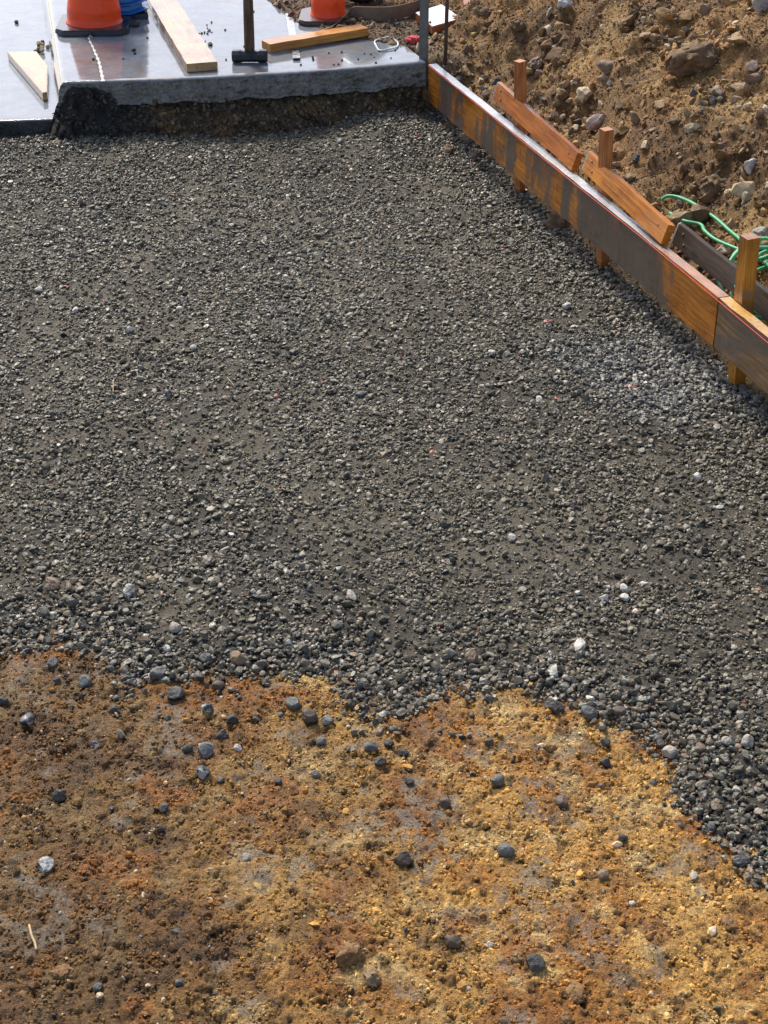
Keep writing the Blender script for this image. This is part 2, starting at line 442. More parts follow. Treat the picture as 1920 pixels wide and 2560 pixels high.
EDGE = [(-900, 1600), (-300, 1640), (0, 1635), (60, 1622), (130, 1600), (210, 1603), (260, 1640), (330, 1682), (420, 1692), (520, 1658), (640, 1660), (770, 1662),
        (850, 1692), (900, 1732), (960, 1762), (1050, 1768), (1110, 1732), (1180, 1700), (1270, 1692), (1370, 1722), (1470, 1742), (1560, 1772),
        (1640, 1812), (1700, 1855), (1722, 1930), (1742, 2010), (1790, 2080), (1850, 2140), (1930, 2205), (2100, 2330), (2400, 2700), (2600, 3400)]
EW = np.array([at(px, py, -0.03)[:2] for px, py in EDGE])
def edge_dist(x, y):
    """signed distance to the gravel's edge, positive on the gravel side"""
    x = np.asarray(x, float); y = np.asarray(y, float)
    best = np.full(x.shape, 1e9); sign = np.ones(x.shape)
    for (x0, y0), (x1, y1) in zip(EW[:-1], EW[1:]):
        ex, ey = x1 - x0, y1 - y0
        t = np.clip(((x - x0) * ex + (y - y0) * ey) / (ex * ex + ey * ey), 0, 1)
        dx, dy = x - x0 - t * ex, y - y0 - t * ey
        d = np.hypot(dx, dy); k = d < best
        sg = np.where(ex * (y - y0) - ey * (x - x0) > 0, 1.0, -1.0)
        best = np.where(k, d, best); sign = np.where(k, sg, sign)
    return best * sign + 0.035 * fbm(x, y, 0.22, 3, 91) + 0.022 * fbm(x, y, 0.06, 3, 92)

def clean_map(x, y, d):
    """where the stones lie loose and washed, without fines between them"""
    c = sstep(0.34, 0.0, d + 0.12 * fbm(x, y, 0.3, 3, 5))
    q = at(1640, 930, 0)
    c = np.maximum(c, 0.95 * sstep(1.25, 0.35, np.hypot((x - q.x) / 0.42, (y - q.y) / 0.42) + 0.5 * fbm(x, y, 0.3, 3, 15)))
    c = np.maximum(c, 0.8 * sstep(0.26, 0.02, -st_of(x, y)[0] + 0.12 * fbm(x, y, 0.25, 3, 25)))
    q = at(60, 380, 0)
    c = np.maximum(c, 0.7 * sstep(1.2, 0.3, np.hypot((x - q.x) / 0.5, (y - q.y) / 0.22) + 0.4 * fbm(x, y, 0.3, 3, 35)))
    c = np.maximum(c, 0.45 * sstep(0.15, 0.5, fbm(x, y, 0.7, 3, 45)))
    return np.clip(c, 0, 1)

def dirt_h(x, y):
    return (-0.05 + 0.012 * fbm(x, y, 0.5, 3, 2) + 0.007 * fbm(x, y, 0.12, 3, 3))

def gravel_h(x, y, d=None):
    if d is None: d = edge_dist(x, y)
    s, t = st_of(x, y)
    base = -0.05 + 0.032 * sstep(0.0, 1.3, d) + 0.012 * fbm(x, y, 0.9, 3, 11) + 0.006 * fbm(x, y, 0.2, 3, 12)
    base = base + 0.055 * sstep(0.75, 0.1, np.hypot(s, t)) + 0.014 * sstep(0.1, 1.0, noise(x / 0.8, y / 0.8, 61))
    base = base - 0.012 * sstep(-0.15, 0.0, s) + 0.042 * sstep(0.85, 0.15, t + 0.045 - 0.121 * s) * sstep(0.05, -0.3, s)
    return base + np.where(d > 0, 0.013 * (1 - np.exp(-np.maximum(d, 0) / 0.05)), d * 0.6)

def mound_h(s, t, x, y):
    b = -0.03 + 0.22 * sstep(0.075, 0.21, s)
    far = sstep(0.12, -0.12, t)
    sb = np.interp(-t, [0.0, 0.28, 0.5, 0.9, 1.6, 4], [0.02, 0.0, -0.2, -0.42, -0.45, -0.5])
    bf = np.where(s > sb, 0.225 + 0.06 * sstep(0, 0.05, s - sb), 0.225)
    b = b * (1 - far) + bf * far
    k = 0.12 + 0.42 * sstep(-1.5, 0.4, t)
    sl = np.maximum(0, s - 0.2)
    b = b + k * sl * sstep(0, 0.35, sl) * (1 - 0.12 * sl)
    amp = sstep(0.12, 0.4, s)
    b = b + amp * (0.075 * fbm(x, y, 0.45, 3, 71) + 0.065 * np.abs(fbm(x, y, 0.22, 3, 72)) + 0.012 * fbm(x, y, 0.05, 2, 73)) + 0.007 * fbm(x, y, 0.06, 3, 74)
    return b
def mound_z(x, y):
    s, t = st_of(x, y); return float(mound_h(s, t, np.array(x), np.array(y)))

def lerp3(a, b, f): return a + (b - a) * np.asarray(f)[..., None]
C3 = lambda *v: np.array(v)

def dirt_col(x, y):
    damp = sstep(0.35, -0.8, x + 0.22 * fbm(x, y, 0.5, 3, 21)) * 0.85  # wet soil and a soft shade painted together, stronger towards the left
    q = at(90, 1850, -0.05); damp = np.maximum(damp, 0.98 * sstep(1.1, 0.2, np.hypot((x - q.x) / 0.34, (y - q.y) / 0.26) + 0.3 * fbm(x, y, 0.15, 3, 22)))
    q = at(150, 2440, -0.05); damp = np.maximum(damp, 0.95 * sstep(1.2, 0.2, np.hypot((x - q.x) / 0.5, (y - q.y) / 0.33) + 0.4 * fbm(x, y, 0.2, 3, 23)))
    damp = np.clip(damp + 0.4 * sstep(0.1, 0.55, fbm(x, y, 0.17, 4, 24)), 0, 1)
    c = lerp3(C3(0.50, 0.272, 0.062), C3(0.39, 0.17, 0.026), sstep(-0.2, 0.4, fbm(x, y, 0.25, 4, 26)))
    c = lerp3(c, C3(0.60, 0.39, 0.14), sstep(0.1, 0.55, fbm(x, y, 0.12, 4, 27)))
    c = lerp3(c, C3(0.088, 0.040, 0.008), damp * 0.9)  # one dark tone carries both the wetness and the painted shade
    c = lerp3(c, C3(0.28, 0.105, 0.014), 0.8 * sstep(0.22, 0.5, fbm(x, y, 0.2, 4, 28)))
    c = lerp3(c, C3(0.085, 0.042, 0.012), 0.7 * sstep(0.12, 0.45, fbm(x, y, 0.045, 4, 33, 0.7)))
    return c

def grey_patch(x, y):
    g = sstep(0.16, 0.36, fbm(x, y, 0.2, 5, 29, 0.6))
    q = at(1180, 2050, -0.05); w = sstep(1.3, 0.2, np.hypot((x - q.x) / 0.4, (y - q.y) / 0.42))
    g = np.maximum(g * 0.75, w * sstep(-0.02, 0.2, fbm(x, y, 0.16, 5, 30, 0.6)))
    return g * sstep(-0.25, 0.15, fbm(x, y, 0.04, 4, 34, 0.6))

# gravel bed -----------------------------------------------------------------------------------------
def soft_rows(a, b, step0, step1):
    ys = [a]
    while ys[-1] < b:
        f = (ys[-1] - a) / (b - a); ys.append(ys[-1] + step0 + (step1 - step0) * f)
    return np.array(ys)

ys = soft_rows(1.6, 7.9, 0.0065, 0.012); xs = np.arange(-2.7, 1.75, 0.0085)
X, Y = np.meshgrid(xs, ys)
dist = edge_dist(X, Y)
Z = gravel_h(X, Y, dist) + 0.0055 * fbm(X, Y, 0.04, 3, 13)
cl = clean_map(X, Y, dist)
c = lerp3(C3(0.122, 0.101, 0.065), C3(0.068, 0.056, 0.036), sstep(-0.4, 0.4, fbm(X, Y, 0.6, 4, 51)))
c = lerp3(c, C3(0.050, 0.049, 0.043), cl * 0.75)
o = obj('gravel_bed', grid_mesh('gravel_bed', np.stack([X, Y, Z], -1), True, c), M['fines'])
tag(o, 'grey-brown bed of compacted road base between form board and dirt', 'gravel bed', kind='structure')

# dirt -----------------------------------------------------------------------------------------------
ys = soft_rows(1.55, 3.7, 0.0036, 0.005); xs = np.arange(-1.5, 1.5, 0.0042)
X, Y = np.meshgrid(xs, ys)
gp = grey_patch(X, Y)
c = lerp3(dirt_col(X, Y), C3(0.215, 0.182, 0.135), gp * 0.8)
gr = (0.006 * fbm(X, Y, 0.02, 3, 4) + 0.006 * np.abs(noise(X / 0.03, Y / 0.03, 6)) - 0.0075 * sstep(0.12, 0.45, fbm(X, Y, 0.045, 4, 33, 0.7)) - 0.008 * sstep(0.93, 1.0, 1 - np.abs(fbm(X, Y, 0.16, 4, 9))) * sstep(0.0, 0.4, fbm(X, Y, 0.3, 2, 10)))
Z = dirt_h(X, Y) + gr * (1 - 0.8 * gp)
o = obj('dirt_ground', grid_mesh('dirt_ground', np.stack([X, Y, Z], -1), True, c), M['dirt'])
tag(o, 'tan and rust-brown compacted dirt in the foreground', 'dirt', kind='structure')

# wide ground under everything
xs = np.linspace(-60, 60, 25); X, Y = np.meshgrid(xs, np.linspace(-40, 90, 27))
o = obj('ground', grid_mesh('ground', np.stack([X, Y, np.full_like(X, -0.16)], -1), True, np.broadcast_to(C3(0.2, 0.14, 0.08), X.shape + (3,)).copy()), M['mound'])
tag(o, 'brown earth of the wider building site', 'ground', kind='structure')

# soil mound -----------------------------------------------------------------------------------------
tt = np.arange(-3.4, 4.2, 0.0105); ss = np.concatenate([np.arange(-0.6, 1.6, 0.0095), np.arange(1.6, 3.4, 0.03)])
S_, T_ = np.meshgrid(ss, tt)
X = A0.x + D.x * T_ + NRM.x * S_; Y = A0.y + D.y * T_ + NRM.y * S_
Z = mound_h(S_, T_, X, Y)
Z = np.where(((T_ > -0.02) & (S_ < 0.07)) | ((T_ > -0.32) & (S_ < -0.012)), -0.12, Z)
Z = Z + 0.006 * np.abs(noise(X / 0.03, Y / 0.03, 76)) + 0.004 * fbm(X, Y, 0.025, 2, 77)
def mound_col(x, y):
    s, t = st_of(x, y)
    c = lerp3(C3(0.29, 0.155, 0.048), C3(0.150, 0.076, 0.023), sstep(-0.35, 0.35, fbm(x, y, 0.5, 4, 81)))
    c = lerp3(c, C3(0.38, 0.23, 0.082), 0.75 * sstep(0.0, 0.5, fbm(x, y, 0.3, 4, 82) + 0.5 * sstep(1.4, 3.2, t)))
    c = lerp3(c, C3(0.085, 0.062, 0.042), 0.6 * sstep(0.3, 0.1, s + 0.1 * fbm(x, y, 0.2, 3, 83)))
    return c
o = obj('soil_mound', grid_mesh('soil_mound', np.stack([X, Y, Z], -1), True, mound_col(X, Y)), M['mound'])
tag(o, 'brown mound of dug soil and rubble rising behind the form board', 'soil mound', kind='structure')

# concrete -------------------------------------------------------------------------------------------
LF, RF = at(165, 205, ZT), ST(0.0, -0.045, ZT)
LB = LF + (at(130, 0, ZT) - LF).normalized() * 7.0; RB = RF - D * 7.2
back = -D
def slab():
    us = np.linspace(0, 1, 190); rows = []; nf = 26
    P0 = np.array(LF[:]); P1 = np.array(RF[:]); Q0 = np.array(LB[:]); Q1 = np.array(RB[:])
    out = np.array([D.x, D.y, 0.0])
    bow = (0.05 * 4 * us * (1 - us))[:, None]
    line = P0[None] + (P1 - P0)[None] * us[:, None] + out * bow
    bot = 0.108 + 0.014 * fbm(us * 1.6, us * 0, 0.14, 4, 101)
    for k in range(nf):
        f = k / (nf - 1); z = -bot + (bot - 0.008) * f
        r = line.copy(); r[:, 2] = ZT + z
        zz = np.full_like(us, f * 0.15)
        pit = sstep(0.3, 0.62, fbm(us * 1.6, zz, 0.05, 4, 103)) * 0.016 * (1 - f ** 4)
        off = 0.009 * fbm(us * 1.6, zz, 0.12, 4, 102) * (1 - f ** 3) - pit + 0.003 * fbm(us * 1.6, zz, 0.02, 2, 105)
        off += (1 - f) * 0.008
        rows.append(r + out * off[:, None])
    r = line.copy(); r[:, 2] = ZT - 0.003; rows.append(r - out * (0.006 + 0.003 * fbm(us * 1.6, us * 0, 0.05, 3, 106))[:, None])
    for v in np.concatenate([[0.012, 0.03], np.linspace(0.08, 7.0, 24)]):
        a = P0 + (Q0 - P0) * v / 7.0; b = P1 + (Q1 - P1) * v / 7.0
        r = a[None] + (b - a)[None] * us[:, None]; r += out * bow * max(0, 1 - v / 0.6); r[:, 2] = ZT + 0.0009 * fbm(r[:, 0], r[:, 1], 0.4, 2, 107); rows.append(r)
    V = np.array(rows)
    # rounded curb shoulder and curb face on the left
    left = []
    for (dx, dz) in ((-0.055, -0.26), (-0.045, -0.10), (-0.036, -0.045), (-0.027, -0.018), (-0.014, -0.005)):
        q = V[:, 0, :].copy(); top = q[:, 2] >= ZT - 0.01
        q[:, 0] += dx; q[:, 2] = np.where(top, ZT + dz, np.minimum(q[:, 2], ZT + dz)); left.append(q[:, None, :])
    V = np.concatenate(left + [V], 1)
    me = grid_mesh('concrete_slab', V)
    me.materials.append(M['slab']); me.materials.append(M['slabface'])
    npr = V.shape[1] - 1
    for p in me.polygons: p.material_index = 1 if p.index // npr < nf - 1 else 0
    return me
o_slab = obj('concrete_slab', slab())
tag(o_slab, 'rain-wet grey concrete slab with rough cut front edge', 'concrete slab', kind='structure')
# tooled joint running back from the slab edge
j0, j1 = at(258, 203, ZT + 0.003), at(224, 92, ZT + 0.003)
jp = []
for k in range(40):
    f = k / 39; p = j0.lerp(j1, f); w = 0.007 + 0.003 * math.sin(k * 1.7) - 0.003 * f; p.x += 0.008 * math.sin(f * 4) + 0.002 * random.uniform(-1, 1)
    jp.append([(p.x - w, p.y, ZT + 0.0015), (p.x, p.y, ZT + 0.0042), (p.x + w, p.y, ZT + 0.0015)])
obj('mortar_ridge', grid_mesh('mortar_ridge', np.array(jp)), m_plain('mortar', (0.55, 0.53, 0.5), 0.6, scale=80), o_slab)
jp2 = [[(a[0][0] - 0.007, a[0][1], ZT + 0.0018), (a[0][0] - 0.0005, a[0][1], ZT + 0.0018)] for a in jp[4:]]
obj('joint_gap', grid_mesh('joint_gap', np.array(jp2)), m_plain('joint_dirt', (0.05, 0.035, 0.025), 0.7, scale=90), o_slab)

def gutter():
    z = 0.11
    us = np.linspace(0, 1, 120); P0 = np.array((-4.2, 6.75, z)); P1 = np.array(at(160, 297, z)[:])
    line = P0[None] + (P1 - P0)[None] * us[:, None]; rows = []
    for f in np.linspace(0, 1, 10):
        r = line.copy(); r[:, 2] = -0.03 + (z + 0.026) * f
        off = 0.014 * fbm(us * 2.6, np.full_like(us, f * .14), 0.1, 4, 111) * (1 - f ** 3) - 0.02 * (1 - f)
        r[:, 1] -= off; rows.append(r)
    for v in np.concatenate([[0.01], np.linspace(0.05, 9, 10)]):
        r = line.copy(); r[:, 0] -= 0.2 * v; r[:, 1] += v; r[:, 2] = z; rows.append(r)
    # right side tucks under the curb
    me = grid_mesh('gutter', np.array(rows)); me.materials.append(M['gutter']); me.materials.append(M['darkface'])
    for p in me.polygons: p.material_index = 1 if p.index // 119 < 9 else 0
    return me
o = obj('gutter', gutter()); tag(o, 'low rain-wet concrete gutter beside the curb at far left', 'gutter', kind='structure')

# earth bank under the slab edge
us = np.linspace(-0.16, 1.05, 230); vs = np.linspace(0, 1, 40); U, Vv = np.meshgrid(us, vs)
lx = LF.x + (RF.x - LF.x) * U; ly = LF.y + (RF.y - LF.y) * U
lf = sstep(0.17, 0.05, U + 0.03 * fbm(U * 1.6, Vv * .2, 0.1, 3, 121))
lfl = lf * sstep(-0.03, 0.015, U)
ztop = 0.186 + (0.262 - 0.186) * lfl + (0.02 - 0.186) * sstep(-0.02, -0.08, U)
zz = ztop + (-0.05 - ztop) * Vv
off = (-0.025 + 0.22 * Vv ** 1.2) * (1 - 0.55 * lfl) * (1 - 0.6 * sstep(0.86, 0.97, U)) + lfl * 0.035 + 0.04 * fbm(U * 1.6, Vv * .2, 0.09, 4, 122) + 0.035 * fbm(U * 1.6, Vv * .2, 0.035, 4, 123, 0.65)
off = off + 0.08 * sstep(0.0, -0.1, U) + 0.05 * 4 * np.clip(U * (1 - U), 0, 1)
X = lx + D.x * off; Y = ly + D.y * off
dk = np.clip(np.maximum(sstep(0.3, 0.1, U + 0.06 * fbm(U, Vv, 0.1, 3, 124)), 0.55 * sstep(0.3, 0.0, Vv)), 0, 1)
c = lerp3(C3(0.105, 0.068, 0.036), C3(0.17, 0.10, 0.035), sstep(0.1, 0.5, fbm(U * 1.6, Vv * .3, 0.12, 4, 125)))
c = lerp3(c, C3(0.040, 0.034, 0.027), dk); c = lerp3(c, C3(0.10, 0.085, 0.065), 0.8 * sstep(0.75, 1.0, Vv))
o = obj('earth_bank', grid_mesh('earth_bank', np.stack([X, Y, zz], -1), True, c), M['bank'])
BANK = (X.ravel(), Y.ravel(), zz.ravel(), c.reshape(-1, 3))
tag(o, 'dark damp earth exposed under the concrete slab edge', 'earth bank', kind='structure')

# ------------------------------------------------------------------ loose material
GP = proto_set('gravel_shape', 14, M['gravel'], 3, sub=2, rough=0.05, depth=(0.42, 0.85))
CP = proto_set('crumb_shape', 8, M['crumb'], 40, sub=1, rough=0.12)
RP = proto_set('rubble_shape', 10, M['crumb'], 70, sub=2, rough=0.10, depth=(0.35, 0.8))

def rotz(n, tilt=0.5): return np.stack([rng.normal(0, tilt, n), rng.normal(0, tilt, n), rng.uniform(0, 6.283, n)], 1)

def gravel_colours(x, y, cl):
    n = len(x)
    dusty = lerp3(C3(0.180, 0.160, 0.112), C3(0.058, 0.052, 0.037), rng.random(n))
    washed = lerp3(C3(0.044, 0.042, 0.036), C3(0.22, 0.21, 0.175), rng.random(n) ** 1.6)
    blue = C3(0.115, 0.124, 0.115) * rng.uniform(0.6, 1.6, (n, 1)); brown = C3(0.16, 0.115, 0.08) * rng.uniform(0.6, 1.4, (n, 1))
    k = rng.random(n)
    washed = np.where((k < 0.2)[:, None], blue, np.where((k > 0.82)[:, None], brown, washed))
    f = np.clip(0.62 * cl + rng.normal(0, 0.35, n), 0, 1)
    c = lerp3(dusty, washed, f)
    q = at(1660, 930, 0)
    w = sstep(1.2, 0.4, np.hypot((x - q.x) / 0.40, (y - q.y) / 0.36) + 0.4 * fbm(x, y, 0.25, 3, 171))
    c = lerp3(c, C3(0.20, 0.205, 0.205) * rng.uniform(0.5, 1.5, (n, 1)), 0.75 * w)
    k = rng.random(n)
    c = np.where((k < 0.05)[:, None], C3(0.33, 0.315, 0.28) * rng.uniform(0.6, 1.25, (n, 1)), c)
    c = np.where((k < 0.006)[:, None], C3(0.52, 0.51, 0.47) * rng.uniform(0.7, 1.1, (n, 1)), c)
    c = np.where((k > 0.9985)[:, None], C3(0.40, 0.12, 0.07), c)
    c = np.where(((k > 0.94) & (k < 0.99))[:, None], C3(0.035, 0.035, 0.037), c)
    return c * C3(1.08, 1.0, 0.86)

def gravel_points(n, r0, r1, power=2.0, sink=(0.0, 0.5), want=None, reach=-0.02):
    x = rng.uniform(-2.6, 1.7, n); y = rng.uniform(1.7, 7.75, n)
    keep = np.abs(x) < 0.30 * np.hypot(y, 2.36) + 0.35
    s, t = st_of(x, y); keep &= s < 0.15
    fx = LF.x + (RF.x - LF.x) * (x - LF.x) / (RF.x - LF.x)
    fy = LF.y + (RF.y - LF.y) * (x - LF.x) / (RF.x - LF.x)
    keep &= y < fy - 0.02
    x, y = x[keep], y[keep]; d = edge_dist(x, y)
    k = d > reach - 0.03 * rng.random(len(d)) ** 4; x, y, d = x[k], y[k], d[k]
    cl = clean_map(x, y, d)
    if want is not None:
        k = rng.random(len(x)) < want(x, y, d, cl); x, y, d, cl = x[k], y[k], d[k], cl[k]
    m = len(x); r = r0 + (r1 - r0) * rng.random(m) ** power
    z = np.maximum(gravel_h(x, y, d), dirt_h(x, y)) + r * (rng.uniform(sink[0], sink[1], m) + 0.25 * cl)
    return x, y, z, r, cl

PTS = []
pk = lambda x, y: 0.36 + 0.64 * sstep(-0.25, 0.25, fbm(x, y, 0.35, 4, 161))
PTS.append(gravel_points(250000, 0.0030, 0.0062, 1.2, (0.1, 0.8), lambda x, y, d, cl: np.maximum(pk(x, y), cl)))
PTS.append(gravel_points(150000, 0.0055, 0.0108, 1.2, (-0.05, 0.6), lambda x, y, d, cl: np.maximum(0.75 * pk(x, y), cl)))
PTS.append(gravel_points(38000, 0.0095, 0.0160, 1.6, (-0.2, 0.5), lambda x, y, d, cl: 0.42 + 0.5 * cl))
PTS.append(gravel_points(20000, 0.007, 0.0165, 1.5, (0.1, 0.9), lambda x, y, d, cl: sstep(0.32, 0.0, d + 0.15 * fbm(x, y, 0.15, 3, 151)) * 0.7))
PTS.append(gravel_points(180000, 0.0020, 0.0115, 2.4, (0.1, 0.6), lambda x, y, d, cl: np.where(d < 0.02, np.exp(d / 0.075) * 0.6 * sstep(-0.3, 0.3, fbm(x, y, 0.12, 3, 181)), 0.0), -0.4))
x, y, z, r, cl = (np.concatenate([p[k] for p in PTS]) for k in range(5))
n = len(x); asp = rng.uniform(0.75, 1.2, (n, 3)); asp[:, 2] *= np.where(cl > 0.5, 1.0, 0.8)
o = scatter('gravel', np.stack([x, y, z], 1), rotz(n, 0.45), r[:, None] * asp, rng.integers(0, 14, n), gravel_colours(x, y, cl), GP)
tag(o, 'loose crushed grey stone covering the road base', 'gravel', kind='stuff')

# stones and lumps sticking out of the bank
bi = rng.integers(0, len(BANK[0]), 5200); n = len(bi)
r = 0.003 + 0.013 * rng.random(n) ** 2.5
P = np.stack([BANK[0][bi], BANK[1][bi], BANK[2][bi]], 1) + rng.normal(0, 0.004, (n, 3))
k = P[:, 2] < 0.245; bi, r, P = bi[k], r[k], P[k]; n = len(r)
o = scatter('bank_rubble', P, rotz(n, 0.8), r[:, None] * rng.uniform(0.7, 1.2, (n, 3)), rng.integers(0, 10, n), np.clip(BANK[3][bi] * rng.uniform(0.6, 1.9, (n, 1)), 0.01, 0.5), RP)
tag(o, 'dark stones and lumps sticking out of the earth under the slab', 'rubble', kind='stuff')

# crumbs on the dirt
n = 190000
x = rng.uniform(-1.25, 1.25, n); y = rng.uniform(1.65, 3.6, n)
d = edge_dist(x, y); gp = grey_patch(x, y)
k = (d < 0.06) & (rng.random(n) < (1 - 0.85 * gp) * (0.35 + 0.65 * sstep(-0.3, 0.3, fbm(x, y, 0.12, 3, 131))))
x, y, gp = x[k], y[k], gp[k]; n = len(x)
r = 0.0011 + 0.0046 * rng.random(n) ** 3.0
big = rng.random(n) < 0.008; r = np.where(big, rng.uniform(0.005, 0.012, n), r)
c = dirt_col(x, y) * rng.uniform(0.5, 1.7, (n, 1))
kk = rng.random(n); c = np.where((kk < 0.02)[:, None], C3(0.62, 0.48, 0.30), c); c = np.where((kk > 0.975)[:, None], C3(0.07, 0.065, 0.06), c)
c = np.clip(c, 0.01, 0.8)
z = dirt_h(x, y) + r * rng.uniform(-0.2, 0.45, n) + 0.001 - 0.0075 * sstep(0.12, 0.45, fbm(x, y, 0.045, 4, 33, 0.7))
o = scatter('dirt_crumbs', np.stack([x, y, z], 1), rotz(n, 0.8), r[:, None] * rng.uniform(0.7, 1.25, (n, 3)), rng.integers(0, 8, n), c, CP)
tag(o, 'fine crumbs of tan and brown soil strewn over the dirt', 'soil crumbs', kind='stuff')

# rubble and crumbs on the mound
def mound_scatter(name, n, r0, r1, pw, protos, npro, cfun, cat, label, patchy, smin=0.05):
    s = rng.uniform(-0.5, 1.9, n); t = rng.uniform(-2.2, 3.7, n)
    x = A0.x + D.x * t + NRM.x * s; y = A0.y + D.y * t + NRM.y * s
    sb = np.interp(-t, [-9, 0.0, 0.28, 0.5, 0.9, 1.6, 4], [smin, smin, 0.02, -0.2, -0.42, -0.45, -0.5])
    k = (s > sb) & (rng.random(n) < patchy(s, t, x, y)); s, t, x, y = s[k], t[k], x[k], y[k]; n = len(x)
    r = r0 + (r1 - r0) * rng.random(n) ** pw
    z = mound_h(s, t, x, y) + r * rng.uniform(-0.1, 0.6, n) + 0.003
    o = scatter(name, np.stack([x, y, z], 1), rotz(n, 0.8), r[:, None] * rng.uniform(0.7, 1.25, (n, 3)), rng.integers(0, npro, n), cfun(x, y, n), protos)
    return tag(o, label, cat, kind='stuff')
def crumb_c(x, y, n):
    c = mound_col(x, y) * rng.uniform(0.6, 1.5, (n, 1)); k = rng.random(n)
    c = np.where((k < 0.05)[:, None], C3(0.50, 0.37, 0.20) * rng.uniform(0.7, 1.2, (n, 1)), c)
    return np.clip(c, 0.01, 0.8)
def rubble_c(x, y, n):
    c = mound_col(x, y) * rng.uniform(0.7, 1.5, (n, 1)); k = rng.random(n)
    c = np.where((k < 0.42)[:, None], C3(0.31, 0.20, 0.095) * rng.uniform(0.55, 1.4, (n, 1)), c)
    c = np.where((k < 0.12)[:, None], C3(0.47, 0.37, 0.24) * rng.uniform(0.7, 1.25, (n, 1)), c)
    c = np.where((k > 0.9)[:, None], C3(0.10, 0.085, 0.07) * rng.uniform(0.6, 1.5, (n, 1)), c)
    return np.clip(c, 0.01, 0.85)
def rp(s, t, x, y):
    f = sstep(0.05, 0.5, fbm(s * 1.0 + 0.5 * t, t * 0.35 - 0.5 * s, 0.3, 4, 141))
    return np.clip(0.06 + 0.85 * f + 0.45 * sstep(1.2, 2.6, t) + 0.25 * sstep(0.3, 0.12, s), 0, 1) * (0.3 + 0.7 * sstep(-0.3, 0.6, t + 0.3 * s))
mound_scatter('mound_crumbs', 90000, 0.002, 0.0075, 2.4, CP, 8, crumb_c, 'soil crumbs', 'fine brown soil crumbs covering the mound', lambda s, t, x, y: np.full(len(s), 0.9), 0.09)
mound_scatter('mound_rubble', 32000, 0.007, 0.030, 2.8, RP, 10, rubble_c, 'rubble', 'small tan and pale stones strewn over the soil mound', rp, 0.12)

mound_scatter('mound_clods', 1500, 0.018, 0.055, 2.5, RP, 10, crumb_c, 'soil clods', 'crumbly brown clods lying in the soil of the mound', rp, 0.2)

# ------------------------------------------------------------------ form boards, stakes, braces
TH, HB = 0.038, 0.172
def t_of(px):
    a, b = 0.0, 5.0
    for _ in range(40):
        m = (a + b) / 2
        if proj(ST(0, m, ZT - 0.09))[0] < px: a = m
        else: b = m
    return a
BIAS = [(min(1, max(0, t_of(px) / 2.77)), v) for px, v in ((1085, .45), (1110, .72), (1145, .7), (1160, .2), (1185, .25), (1205, .62), (1240, .45), (1262, .8), (1285, .8), (1300, .25), (1328, .3), (1345, .78), (1440, .62), (1460, .8), (1600, .85), (1660, .6), (1700, .2), (1790, .15))]
wood_form = m_wood('form_wood', (0.60, 0.215, 0.016), (0.26, 0.075, 0.005), 0.36, 0.4, stain=(7, 2.0), bias=BIAS, stain_amt=0.45, stain_col=(0.095, 0.080, 0.064), top_film=(0.52, 0.52, 0.51, 0.8, 2.77))
wood_form2 = m_wood('form_wood_grey', (0.30, 0.17, 0.07), (0.09, 0.055, 0.028), 0.36, 0.4, stain=(1.6, 6.0), stain_amt=0.5, stain_col=(0.12, 0.095, 0.07), top_film=(0.62, 0.34, 0.09), off=(3, 1, 2))
def beam(name, p0, p1, w, t, mat, up=(0, 0, 1), label=None, cat=None, group=None, seed=0, parent=None, wob=0.0012):
    """p0, p1: ends of the centre line; w along up, t across"""
    p0, p1 = Vector(p0), Vector(p1)
    o = obj(name, beam_mesh(name, (p1 - p0).length, w, t, seed=seed, wob=wob), mat)
    frame(o, p0, p1 - p0, up)
    if label: tag(o, label, cat, group)
    return o
zc = ZT - HB / 2
beam('form_board', ST(TH / 2, 0.0, zc), ST(TH / 2, 2.765, zc), HB, TH, wood_form, label='long wooden form board smeared with grey cement between gravel and mound', cat='form board', group='form boards along the gravel', seed=1)
beam('form_board', ST(TH / 2, 2.771, zc - 0.001), ST(TH / 2, 5.2, zc - 0.001), HB, TH, wood_form2, label='greyish weathered form board with yellow top edge at the right frame edge', cat='form board', group='form boards along the gravel', seed=2)
# string line along the top inner edge
pts = [ST(-0.0035, t, ZT - 0.004 - (0.0 if t < 2.2 else (t - 2.2) * 0.012) + 0.0015 * math.sin(t * 3)) for t in np.linspace(0.0, 5.1, 18)]
tag(obj('string_line', tube_mesh('string_line', pts, 0.0019, 6, samples=3), m_plain('red_string', (0.50, 0.05, 0.025), 0.6, scale=200)), 'taut red string line along the inner top edge of the form boards', 'string')

